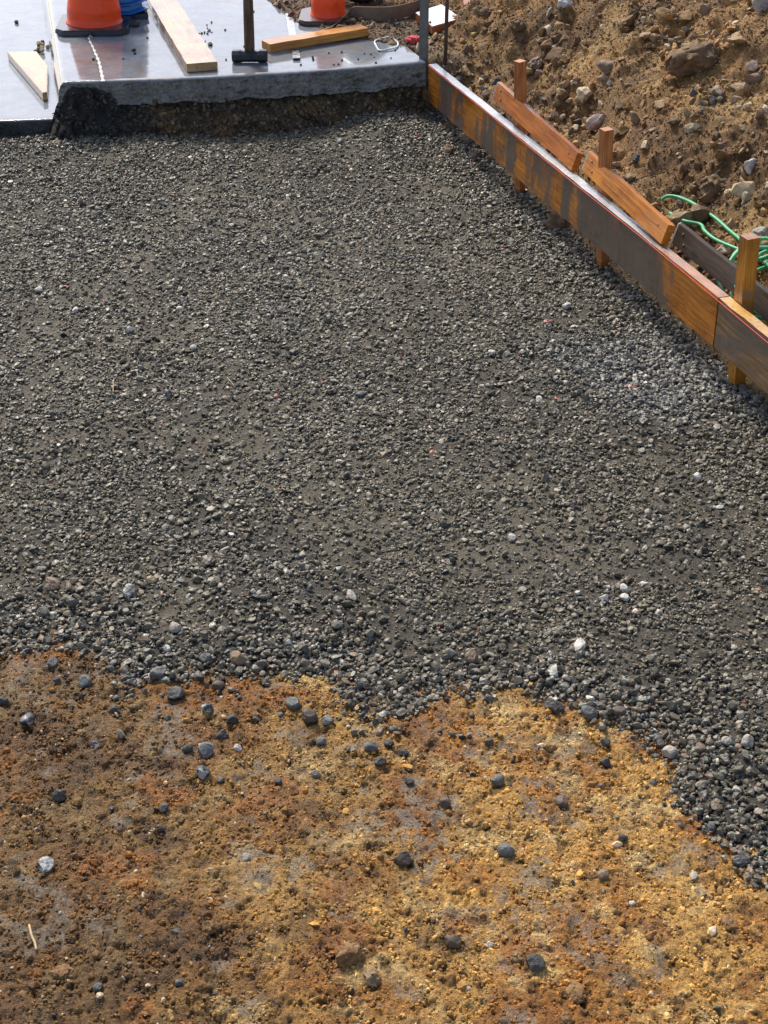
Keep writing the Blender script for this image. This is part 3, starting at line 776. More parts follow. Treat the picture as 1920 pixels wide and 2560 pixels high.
def stake(s, t, lean, top_py, w, ang, mat, label, seed):
    p = ST(s, t, 0)
    z = 0.3
    for _ in range(30):
        z += (proj((p.x, p.y, z))[1] - top_py) / px_per_m((p.x, p.y, z)) / _c
    root = empty('wooden_stake', (p.x, p.y, 0), (0, 0, ang)); tag(root, label, 'stake', 'wooden stakes holding the form boards')
    root.rotation_euler = (Matrix.Rotation(lean, 3, Vector((D.x, D.y, 0))) @ Matrix.Rotation(ang, 3, 'Z')).to_euler()
    me = beam_mesh('shaft', z - 0.02, w, w, seed=seed, bevel=0.002)
    o = obj('shaft', me, mat, root); o.rotation_euler = (0, -math.pi / 2, 0); o.location = (0, 0, 0.02)
    # driven point
    bm = bmesh.new(); q = [bm.verts.new((a * w / 2 * .98, b * w / 2 * .98, 0.03)) for a, b in ((-1, -1), (1, -1), (1, 1), (-1, 1))]
    q2 = [bm.verts.new((a * w / 6, b * w / 6, -0.12)) for a, b in ((-1, -1), (1, -1), (1, 1), (-1, 1))]
    for k in range(4): bm.faces.new((q[k], q[(k + 1) % 4], q2[(k + 1) % 4], q2[k]))
    bm.faces.new(q2[::-1]); bm.faces.new(q)
    bmesh.ops.recalc_face_normals(bm, faces=bm.faces)
    me = bpy.data.meshes.new('point'); bm.to_mesh(me); bm.free(); obj('point', me, mat, root)
    return root, z
wst = m_wood('stake_wood', (0.62, 0.24, 0.075), (0.34, 0.10, 0.022), 0.5, 0.1, off=(5, 2, 1), knots=False)
wst2 = m_wood('stake_wood_orange', (0.66, 0.28, 0.03), (0.38, 0.13, 0.012), 0.36, 0.4, off=(2, 7, 1), knots=False, stain=(6, 6), stain_amt=0.25, stain_col=(0.32, 0.2, 0.13))
bang = math.atan2(D.y, D.x)
_, zA = stake(TH + 0.040, 0.945, 0.05, 150, 0.036, bang + 0.35, wst, 'slim pale wooden stake farthest from the camera, behind the first brace', 5)
_, zB = stake(TH + 0.038, 1.775, 0.05, 320, 0.038, bang + 0.1, wst, 'short wooden stake between the two orange braces', 6)
_, zC = stake(TH + 0.036, 2.815, 0.035, 588, 0.046, bang + 0.06, wst2, 'thick orange wooden stake nearest the camera beside the green hose', 7)

wb1 = m_wood('brace_wood', (0.56, 0.165, 0.010), (0.28, 0.065, 0.004), 0.36, 0.4, off=(1, 4, 2))
wb2 = m_wood('brace_wood_light', (0.68, 0.24, 0.022), (0.38, 0.105, 0.007), 0.36, 0.4, off=(8, 4, 5))
wb3 = m_wood('brace_wood_dark', (0.085, 0.048, 0.024), (0.03, 0.017, 0.009), 0.7, 0.0, stain=(4, 9), stain_amt=0.4, stain_col=(0.05, 0.038, 0.026), off=(3, 9, 5))
steel = m_plain('dull_steel', (0.19, 0.195, 0.185), 0.5, 0.55, 0.3, 40, dirt=(0.10, 0.08, 0.06), dirt_lo=0.6)
capm = m_plain('cement_crust', (0.36, 0.345, 0.32), 0.8, scale=60, bd=0.002)
up = Vector((0, 0, 1))
def mitre(me, depth, sh=0.034):
    for v in me.vertices:
        if v.co.x < depth: v.co.x += sh * (0.5 - v.co.y / 0.038)
    return me
def brace(s0, t0, z0, s1, t1, z1, mat, label, seed, lean=0.3, cap=0.010, w=0.072, th=0.027):
    a = ST(s0, t0, z0 + w / 2); b = ST(s1, t1, z1 + w / 2)
    root = empty('timber_brace', a); frame(root, a, b - a, up + NRM * lean); tag(root, label, 'brace', 'timber braces behind the form board')
    Lh = (b - a).length
    obj('plank', mitre(beam_mesh('plank', Lh, w, th, seed=seed), 0.03), mat, root)
    me = mitre(beam_mesh('end_crust', cap, w - 0.002, th - 0.001, bevel=0.003, seed=seed + 3), 1.0); e = obj('end_crust', me, capm, root); e.location = (-cap + 0.002, 0, 0)
    for nx, nz in ((0.075, 0.016), (0.1, -0.014), (Lh - 0.06, 0.01)):
        q = obj('nail_head', lathe('nail_head', [(0.0045, 0), (0.0045, 0.0016), (0.003, 0.0022)], 10), steel, root)
        q.location = (nx, -th / 2 - 0.0005, nz); q.rotation_euler = (math.pi / 2, 0, 0)
    return root
brace(0.040, 0.72, 0.330, 0.052, 1.545, 0.283, wb1, 'rust-orange timber brace farthest back, leaning beside the slim stake', 11)
brace(0.046, 1.625, 0.322, 0.040, 2.325, 0.283, wb2, 'bright orange knotty timber brace in the middle of the form', 12)
brace(0.105, 2.25, 0.262, 0.125, 3.3, 0.235, wb3, 'dark muddy timber brace with pale end behind the thick stake', 13)

# steel stake and rod at the slab corner
p = at(1056, 262, 0.06)
root = empty('steel_form_stake', (p.x, p.y, 0), (0, 0, -0.05)); tag(root, 'dark flat steel stake standing upright at the slab corner', 'steel stake')
obj('bar', prism('bar', [(-.0185, -.006), (.0185, -.006), (.0185, .006), (-.0185, .006)], -0.15, 0.95, 0.0015), steel, root)
obj('flange', prism('flange', [(.0185, -.006), (.0235, -.006), (.0235, .022), (.0185, .022)], -0.15, 0.95, 0.001), steel, root)
obj('sleeve', prism('sleeve', [(-.0205, -.009), (.0205, -.009), (.0205, -.0062), (-.0205, -.0062)], -0.02, 0.232, 0.001), steel, root)
p = at(1111, 166, 0.26)
root = empty('steel_rod', (p.x, p.y, 0.0), (0.0, 0.012, 0)); tag(root, 'thin rusty steel rod upright in the soil behind the form board', 'steel rod')
obj('shaft', lathe('shaft', [(0.0085, 0.05), (0.0085, 1.05)], 14), m_plain('rusty_steel', (0.11, 0.075, 0.055), 0.6, 0.4, 0.35, 50), root)
obj('collar', lathe('collar', [(0.0088, 0.232), (0.011, 0.236), (0.011, 0.262), (0.0088, 0.266)], 14), steel, root)

# ------------------------------------------------------------------ things on the slab
WP = ((0.60, 0.38, 0.17), (0.44, 0.23, 0.075))
wpale = m_wood('pale_wet_wood', WP[0], WP[1], 0.25, 0.55, off=(2, 2, 2), knots=False)
wpale2 = m_wood('pale_wet_wood_wedge', (0.60, 0.39, 0.16), (0.46, 0.25, 0.07), 0.22, 0.55, off=(6, 2, 4), knots=False)
wor = m_wood('orange_fir', (0.66, 0.28, 0.035), (0.40, 0.13, 0.012), 0.38, 0.3, off=(4, 1, 7))
a = at(506, 178, ZT + 0.002); b = at(398, 1, ZT + 0.002)
beam('lumber_plank', a + up * 0.019, a + (b - a).normalized() * 2.0 + up * 0.019, 0.038, 0.14, wpale, label='long pale plank lying on the wet slab, end towards the gravel', cat='plank', seed=21)
# wedge-cut offcut on the gutter
W = [at(px, py, 0.15) for px, py in ((18, 129), (91, 128), (119, 164), (117, 230), (106, 232))]
cx = sum(w.x for w in W) / 5; cy = sum(w.y for w in W) / 5
ang = math.atan2(W[4].y - W[0].y, W[4].x - W[0].x)
loc = [((w.x - cx) * math.cos(-ang) - (w.y - cy) * math.sin(-ang), (w.x - cx) * math.sin(-ang) + (w.y - cy) * math.cos(-ang)) for w in W]
o = obj('wood_offcut', prism('wood_offcut', loc, 0, 0.038, 0.002), wpale2); o.location = (cx, cy, 0.112); o.rotation_euler = (0, 0, ang)
tag(o, 'wedge-shaped pale board offcut lying in the gutter', 'board offcut')

# sledgehammer standing on its head
hp = at(625, 156, ZT)
root = empty('sledgehammer', (hp.x, hp.y, ZT + 0.001), (0, 0, 0.02)); tag(root, 'sledgehammer standing on its black steel head, handle up', 'sledgehammer')
def hammer_head():
    bm = bmesh.new(); prof = [(-.082, .023), (-.077, .0275), (-.046, .0285), (-.034, .0258), (.034, .0258), (.046, .0285), (.077, .0275), (.082, .023)]
    rings = []
    for x, r in prof:
        rings.append([bm.verts.new((x, r * math.cos(math.pi / 8 + k * math.pi / 4) * 1.08, 0.0285 + r * math.sin(math.pi / 8 + k * math.pi / 4) * 1.06)) for k in range(8)])
    for i in range(len(prof) - 1):
        for k in range(8): bm.faces.new((rings[i][k], rings[i][(k + 1) % 8], rings[i + 1][(k + 1) % 8], rings[i + 1][k]))
    bm.faces.new(rings[0][::-1]); bm.faces.new(rings[-1])
    bmesh.ops.bevel(bm, geom=list(bm.edges), offset=0.0012, segments=1, affect='EDGES'); bmesh.ops.recalc_face_normals(bm, faces=bm.faces)
    me = bpy.data.meshes.new('hammer_head'); bm.to_mesh(me); bm.free(); return me
obj('hammer_head', hammer_head(), m_plain('worn_steel', (0.045, 0.047, 0.05), 0.38, 0.6, 0.4, 45), root)
hm = lathe('handle', [(0.0195, 0.05), (0.021, 0.07), (0.0205, 0.2), (0.018, 0.4), (0.017, 0.7), (0.0185, 0.84), (0.02, 0.88), (0.012, 0.9)], 18)
h = obj('handle', hm, None, root); h.scale = (1.15, 0.85, 1); h.rotation_euler = (0, 0.012, 0)
m_, nt_, b_ = mat_new('handle_wood'); v_ = ocoord(nt_)
g_ = tex(nt_, stretch(nt_, v_, 90, 90, 6), 1.0, 5, 0.65); g2_ = tex(nt_, stretch(nt_, v_, 12, 12, 7), 1.0, 4, 0.6)
L(nt_, mix(nt_, 1.0, ramp(nt_, g_, [(0.3, (0.045, 0.025, 0.014)), (0.65, (0.16, 0.095, 0.05))]), ramp(nt_, g2_, [(0.35, 0.6), (0.65, 1.25)]), 'MULTIPLY'), b_.inputs['Base Color'])
b_.inputs['Roughness'].default_value = 0.55; bump(nt_, b_, g_, 0.001, 0.6); hm.materials.append(m_)

# traffic cones
def cone(loc, rot, base_w, rb, height, base_mat, body_mat, label, lean=0.0, bt=0.03):
    root = empty('traffic_cone', loc, (0, 0, rot)); tag(root, label, 'traffic cone', 'orange traffic cones on the slab')
    h = base_w / 2; c = base_w * 0.12
    pts = []
    for sx, sy, order in ((1, -1, 0), (1, 1, 1), (-1, 1, 0), (-1, -1, 1)):
        q = [(sx * (h - c), sy * h), (sx * h, sy * (h - c))]
        pts += q if order == 0 else q[::-1]
    obj('base', prism('base', pts, 0.002, bt, 0.006), base_mat, root)
    prof = [(rb * 1.06, bt - .004), (rb * 1.05, bt + 0.003), (rb * 1.01, bt + 0.008), (rb, bt + 0.03), (rb * 0.985, bt + 0.055), (rb * 0.992, bt + 0.058), (rb * 0.97, bt + 0.075)]
    for k in range(1, 11): f = k / 10; prof.append((rb * 0.97 * (1 - f) + 0.028 * f, bt + 0.075 + (height - bt - 0.075) * f))
    prof += [(0.02, height + 0.004)]
    o = obj('body', lathe('body', prof, 48), body_mat, root); o.rotation_euler = (0, lean, 0)
    return root
orange = m_plain('orange_plastic', (1.0, 0.072, 0.005), 0.4, 0, 0.12, 12, dirt=(0.5, 0.06, 0.015), dirt_lo=0.6)
rub = m_plain('wet_rubber', (0.028, 0.028, 0.03), 0.22, 0, 0.3, 25, dirt=(0.09, 0.075, 0.06), dirt_lo=0.62, coat=0.3)
p = at(234, 93, ZT); cone((p.x - .022, p.y + 0.185, ZT), 0.05, 0.355, 0.132, 0.72, rub, orange, 'orange traffic cone with black base near the curb, left of the plank', 0.02)
p = at(818, 68, ZT); cone((p.x, p.y + 0.15, ZT), -0.03, 0.285, 0.086, 0.46, m_plain('muddy_rubber', (0.075, 0.045, 0.035), 0.3, 0, 0.3, 25, dirt=(0.15, 0.10, 0.07), dirt_lo=0.55, coat=0.3), orange, 'orange traffic cone with muddy brown base near the curved strip', 0.015, 0.025)

# blue ribbed plastic stack behind the first cone
p = at(310, 41, ZT)
root = empty('blue_plastic_stack', (p.x - 0.04, p.y + 0.04, ZT), (0, 0, 0.2)); tag(root, 'stack of ribbed blue plastic trays behind the left traffic cone', 'plastic trays')
bl = m_plain('blue_plastic', (0.012, 0.16, 0.46), 0.3, 0, 0.15, 20, coat=0.2); bl2 = m_plain('dark_blue_plastic', (0.006, 0.06, 0.2), 0.35, 0, 0.15, 20)
for k in range(8):
    z0 = 0.022 + k * 0.042; r_ = 0.168 - 0.004 * k
    vs_, fs_ = [], []
    prof = [(r_ * 0.80, z0), (r_, z0 + 0.012), (r_, z0 + 0.017), (r_ * 0.83, z0 + 0.024), (r_ * 0.80, z0 + 0.042)]
    for rr, zq in prof:
        for j in range(8):
            an = math.pi / 8 + j * math.pi / 4; vs_.append((rr * math.cos(an), rr * math.sin(an), zq))
    for i in range(4):
        for j in range(8): fs_.append((i * 8 + j, i * 8 + (j + 1) % 8, (i + 1) * 8 + (j + 1) % 8, (i + 1) * 8 + j))
    fs_.append(tuple(range(8))); fs_.append(tuple(32 + j for j in range(8)))
    obj('tray', poly_mesh('tray', vs_, fs_), bl, root)
obj('foot', prism('foot', [(-.14, -.12), (.15, -.12), (.15, .12), (-.14, .12)], 0.001, 0.024, 0.004), rub, root)

# short orange block propped on a steel strap
a = at(676, 132, ZT + 0.006); b = at(922, 92, ZT + 0.006)
dirb = (b - a).normalized(); nb = Vector((-dirb.y, dirb.x, 0))
a, b = a + nb * 0.044, b + nb * 0.044
beam('wood_block', a + up * (0.019 + 0.002), b + up * (0.019 + 0.004), 0.038, 0.085, wor, label='short orange timber block lying across the steel strap on the slab', cat='timber block', seed=31)
s0, s1 = at(742, 151, ZT), at(722, 36, ZT)
dd = (s1 - s0).normalized(); nn = Vector((-dd.y, dd.x, 0)) * 0.0175
pr = []
for f, zz_ in ((0.0, 0.010), (0.03, 0.0032), (0.25, 0.0028), (0.6, 0.003), (1.0, 0.004)):
    q = s0.lerp(s1, f); pr.append((q, zz_))
vs_, fs_ = [], []
for q, zz_ in pr:
    for e, dz in ((-1, 0), (1, 0), (1, .0028), (-1, .0028)): vs_.append((q.x + e * nn.x, q.y + e * nn.y, ZT + zz_ - 0.001 + dz))
for i in range(len(pr) - 1):
    for k in range(4): fs_.append((i * 4 + k, i * 4 + (k + 1) % 4, i * 4 + 4 + (k + 1) % 4, i * 4 + 4 + k))
fs_ += [(0, 1, 2, 3), tuple(range(len(vs_) - 4, len(vs_)))]
tag(obj('steel_strap', poly_mesh('steel_strap', vs_, fs_), m_plain('wet_steel', (0.42, 0.43, 0.44), 0.25, 0.8, 0.2, 40)), 'flat grey steel strap under the orange timber block', 'steel strap')

# bent brown strip standing on edge
LOW = [(803, 75, .283), (838, 62, .283), (872, 50, .285), (912, 52, .287), (965, 52, .287), (1010, 44, .29), (1052, 30, .29), (1075, 20, .29)]
HGT = [0.012, 0.035, 0.062, 0.068, 0.068, 0.066, 0.064, 0.06]; LEAN = [0.05, 0.045, 0.02, 0.0, 0.0, 0.0, 0.0, 0.0]
base = [at(*q) for q in LOW]; rows = []
def cr(P, f):
    i = min(int(f), len(P) - 2); t = f - i; p0 = P[max(i - 1, 0)]; p1 = P[i]; p2 = P[i + 1]; p3 = P[min(i + 2, len(P) - 1)]
    return 0.5 * ((2 * p1) + (p2 - p0) * t + (2 * p0 - 5 * p1 + 4 * p2 - p3) * t * t + (3 * p1 - p0 - 3 * p2 + p3) * t ** 3)
for k in range(57):
    f = k / 8; q = cr(base, min(f, 6.999)); h_ = cr(HGT, min(f, 6.999)); le = cr(LEAN, min(f, 6.999))
    rows.append([(q.x, q.y, q.z), (q.x + le, q.y, q.z + h_), (q.x + le + .001, q.y + 0.006, q.z + h_), (q.x + .001, q.y + 0.006, q.z)])
vs_ = [p for r in rows for p in r]; fs_ = []
for i in range(len(rows) - 1):
    for k in range(4): fs_.append((i * 4 + k, i * 4 + (k + 1) % 4, i * 4 + 4 + (k + 1) % 4, i * 4 + 4 + k))
fs_ += [(0, 1, 2, 3), tuple(range(len(vs_) - 4, len(vs_)))]
tag(obj('bender_board', poly_mesh('bender_board', vs_, fs_), m_plain('brown_strip', (0.20, 0.135, 0.085), 0.55, 0, 0.3, 18, dirt=(0.10, 0.07, 0.045), dirt_lo=0.58)), 'thin brown bender board standing on edge in a curve on the slab', 'bender board')

# wheel at the top edge
p = at(905, 14, ZT + 0.005)
root = empty('rubber_wheel', (p.x, p.y + 0.05, ZT + 0.005), (0, 0, 0.25)); tag(root, 'black rubber wheel at the top edge behind the bender board', 'wheel')
def torus(name, R, r, n=40, k=14):
    vs_, fs_ = [], []
    for i in range(n):
        a = 2 * math.pi * i / n
        for j in range(k):
            q = 2 * math.pi * j / k; rr = R + r * math.cos(q); vs_.append((rr * math.cos(a), 1.15 * r * math.sin(q), rr * math.sin(a)))
    for i in range(n):
        for j in range(k): fs_.append((i * k + j, i * k + (j + 1) % k, ((i + 1) % n) * k + (j + 1) % k, ((i + 1) % n) * k + j))
    return poly_mesh(name, vs_, fs_, True)
ty = obj('tyre', torus('tyre', 0.115, 0.042), rub, root); ty.location = (0, 0, 0.157)
hb = obj('rim', lathe('rim', [(0.075, -0.02), (0.08, 0), (0.075, 0.02)], 30), m_plain('grey_rim', (0.3, 0.3, 0.3), 0.4, 0.7), root); hb.location = (0, 0, 0.157); hb.rotation_euler = (math.pi / 2, 0, 0)

# white loop, red rag
Lp = [at(px, py, ZT + 0.006) for px, py in ((937, 103), (953, 97), (972, 93), (986, 99), (995, 108), (991, 118), (970, 123), (949, 126), (941, 116))]
tag(obj('white_loop', tube_mesh('white_loop', Lp, 0.0042, 8, True, 4), m_plain('white_plastic', (0.75, 0.75, 0.73), 0.4)), 'white plastic-coated wire loop lying on the slab corner', 'wire loop')
def rag(px, py, z, size, seed):
    r = np.random.default_rng(seed); bm = bmesh.new(); bmesh.ops.create_icosphere(bm, subdivisions=4, radius=1)
    V = np.array([v.co[:] for v in bm.verts])
    q = 1 + 0.5 * fbm(V[:, 0] * 2 + V[:, 2], V[:, 1] * 2 - V[:, 2] * 1.3, 0.9, 3, seed) - 0.35 * np.abs(noise(V[:, 0] * 3, V[:, 1] * 3 + V[:, 2] * 2, seed + 3))
    V = V * q[:, None] * np.array([1.15, .9, .55]) * size
    for v, c_ in zip(bm.verts, V): v.co = c_
    me = bpy.data.meshes.new('red_rag'); bm.to_mesh(me); bm.free()
    for p_ in me.polygons: p_.use_smooth = True
    p_ = at(px, py, z); o = obj('red_rag', me, m_plain('red_cloth', (0.62, 0.06, 0.06), 0.7, 0, 0.35, 35, dirt=(0.75, 0.35, 0.2), dirt_lo=0.62, bd=0.002)); o.location = (p_.x, p_.y, z + size * .35); return o
tag(rag(1034, 106, 0.288, 0.034, 4), 'crumpled red rag on the soil beside the steel stake', 'rag')

# timber and scraps on the soil behind
def flat_poly(name, px, z, th, mat, label, cat, bevel=0.002):
    W = [at(x, y, z + th) for x, y in px]; cx = sum(w.x for w in W) / len(W); cy = sum(w.y for w in W) / len(W)
    o = obj(name, prism(name, [(w.x - cx, w.y - cy) for w in W], 0, th, bevel), mat); o.location = (cx, cy, z); return tag(o, label, cat)
wblk = m_wood('block_wood', (0.46, 0.15, 0.05), (0.26, 0.07, 0.02), 0.45, 0.15, top_film=(0.72, 0.72, 0.71), off=(1, 1, 8), knots=False)
flat_poly('lumber_offcut', [(1039, 31), (1104, 10), (1154, 45), (1081, 66)], 0.30, 0.04, wblk, 'square lumber offcut with white top behind the steel stake', 'lumber offcut')
a, b = at(1180, 31, 0.305), at(1165, -60, 0.305)
beam('lumber_offcut', a + up * 0.019, b + up * 0.019, 0.038, 0.085, m_wood('red_wood', (0.44, 0.17, 0.075), (0.24, 0.08, 0.03), 0.5, 0.1, off=(3, 3, 3)), label='reddish timber end lying on the soil at the top edge', cat='lumber offcut', seed=41)
flat_poly('metal_strip', [(1221, 29), (1246, 21), (1282, 9), (1297, 11), (1294, 16), (1260, 26), (1226, 30)], 0.34, 0.004, m_plain('bright_metal', (0.72, 0.74, 0.76), 0.3, 0.4), 'bright pointed metal strip lying on the far soil', 'metal strip', 0.0008)
wsp = m_wood('fresh_split_wood', (0.70, 0.50, 0.20), (0.52, 0.33, 0.11), 0.6, 0, off=(7, 2, 2), knots=False)
flat_poly('wood_splinter', [(1172, 80), (1190, 70), (1216, 60), (1222, 66), (1204, 77), (1182, 84)], 0.315, 0.012, wsp, 'larger yellow wood splinter on the soil beyond the form board', 'wood splinter')
flat_poly('wood_splinter', [(1219, 58), (1238, 53), (1245, 57), (1232, 64), (1222, 65)], 0.325, 0.012, wsp, 'smaller yellow wood splinter touching the soil clod beyond the form', 'wood splinter')

# ------------------------------------------------------------------ green hose
def soil(px, py, dz=0.006, z0=0.25):
    z = z0
    for _ in range(14):
        p = at(px, py, z); z = 0.5 * z + 0.5 * mound_z(p.x, p.y)
    p = at(px, py, z); return Vector((p.x, p.y, max(mound_z(p.x, p.y), 0.2) + dz))
HP = [(1652, 514, .012), (1668, 511, .03), (1700, 518, .035), (1735, 534, .035), (1786, 565, .03), (1820, 588, .02), (1846, 606, .015)]
path = [soil(px, py, dz) for px, py, dz in HP]
cc = soil(1930, 735, 0.0)
for k in range(1, 68):
    an = 2.0 - k * 0.52; rr = 0.140 + 0.038 * math.sin(k * 0.37) + 0.014 * math.cos(k * 1.9)
    q = Vector((cc.x + rr * math.cos(an), cc.y + rr * 1.35 * math.sin(an), 0)); q.z = max(mound_z(q.x, q.y), 0.17) + 0.012 + 0.0014 * k + 0.014 * abs(math.sin(k * 0.9))
    path.append(q)
for px, py, dz in ((1900, 668, .03), (1838, 647, .035), (1786, 639, .03), (1758, 614, .03), (1748, 590, .028), (1705, 578, .026), (1672, 558, .02)):
    path.append(soil(px, py, dz))
tag(obj('green_hose', tube_mesh('green_hose', path, 0.0066, 10, samples=6), m_plain('green_rubber', (0.085, 0.42, 0.19), 0.45, 0, 0.2, 25, dirt=(0.22, 0.24, 0.16), dirt_lo=0.6)), 'coiled green hose lying behind the thick orange stake', 'hose')

# ------------------------------------------------------------------ single stones
SM = {
 'dark': m_rock('dark_stone', (0.062, 0.056, 0.046), None, 0.45, (0.35, 0.65)),
 'blue': m_rock('blue_grey_stone', (0.12, 0.122, 0.113), None, 0.35, (0.35, 0.6)),
 'grey': m_rock('grey_stone', (0.14, 0.135, 0.125), None, 0.4, (0.4, 0.7)),
 'vein': m_rock('veined_stone', (0.07, 0.068, 0.066), (0.46, 0.45, 0.43), 0.4, (0.35, 0.6)),
 'brown': m_rock('brown_stone', (0.115, 0.082, 0.055), None, 0.35, (0.45, 0.75)),
 'pale': m_rock('pale_stone', (0.40, 0.355, 0.28), (0.30, 0.27, 0.23), 0.25, (0.5, 0.8)),
 'white': m_rock('white_stone', (0.60, 0.565, 0.49), (0.42, 0.38, 0.31), 0.18, (0.5, 0.8)),
 'red': m_rock('brick_chip', (0.40, 0.10, 0.06), None, 0.2, (0.6, 0.9)),
 'clod': m_rock('soil_clod', (0.20, 0.10, 0.035), None, 0.4, (0.7, 0.95), soil=(0.30, 0.18, 0.07)),
 'mclod': m_rock('mound_clod', (0.17, 0.10, 0.05), None, 0.35, (0.8, 0.95), soil=(0.24, 0.15, 0.07)),
 'tan': m_rock('tan_rock', (0.33, 0.235, 0.125), None, 0.3, (0.6, 0.9), soil=(0.22, 0.135, 0.06)),
 'cream': m_rock('cream_rock', (0.66, 0.52, 0.31), None, 0.2, (0.55, 0.85), soil=(0.36, 0.25, 0.13)),
 'pink': m_rock('pinkish_rock', (0.66, 0.49, 0.38), None, 0.2, (0.5, 0.8), soil=(0.38, 0.27, 0.19)),
 'taupe': m_rock('taupe_rock', (0.26, 0.18, 0.115), None, 0.3, (0.55, 0.85), soil=(0.20, 0.13, 0.07)),
}
SPROTO = [stone_mesh('stone', 900 + k, sub=3, cuts=11, rough=0.07) for k in range(9)]
CPROTO = [stone_mesh('clod', 950 + k, sub=4, cuts=7, rough=0.22, depth=(0.65, 0.95), smooth=True) for k in range(6)]
FPROTO = [stone_mesh('rock', 980 + k, sub=3, cuts=16, rough=0.05, depth=(0.45, 0.8)) for k in range(8)]
for _m in SPROTO + CPROTO + FPROTO: _m.materials.append(SM['grey'])
_sn = [0]
def place_stone(name, p, r, kind, label, cat, group, asp=(1, 1, 1), turn=None, proto='S', sink=0.45):
    k = _sn[0]; _sn[0] += 1
    me = {'S': SPROTO, 'C': CPROTO, 'F': FPROTO}[proto]; me = me[k % len(me)]
    o = obj(name, me); o.material_slots[0].link = 'OBJECT'; o.material_slots[0].material = SM[kind]
    rr = random.Random(k * 7 + 1)
    o.scale = (r * asp[0], r * asp[1], r * asp[2])
    o.rotation_euler = (rr.uniform(-.3, .3), rr.uniform(-.3, .3), rr.uniform(0, 6.28) if turn is None else turn)
    o.location = (p.x, p.y, p.z + r * asp[2] * sink)
    return tag(o, label, cat, group)

def on_dirt(px, py):
    z = -0.05
    for _ in range(4):
        p = at(px, py, z); z = float(max(dirt_h(np.array(p.x), np.array(p.y)), gravel_h(np.array(p.x), np.array(p.y))))
    p = at(px, py, z); p.z = z; return p

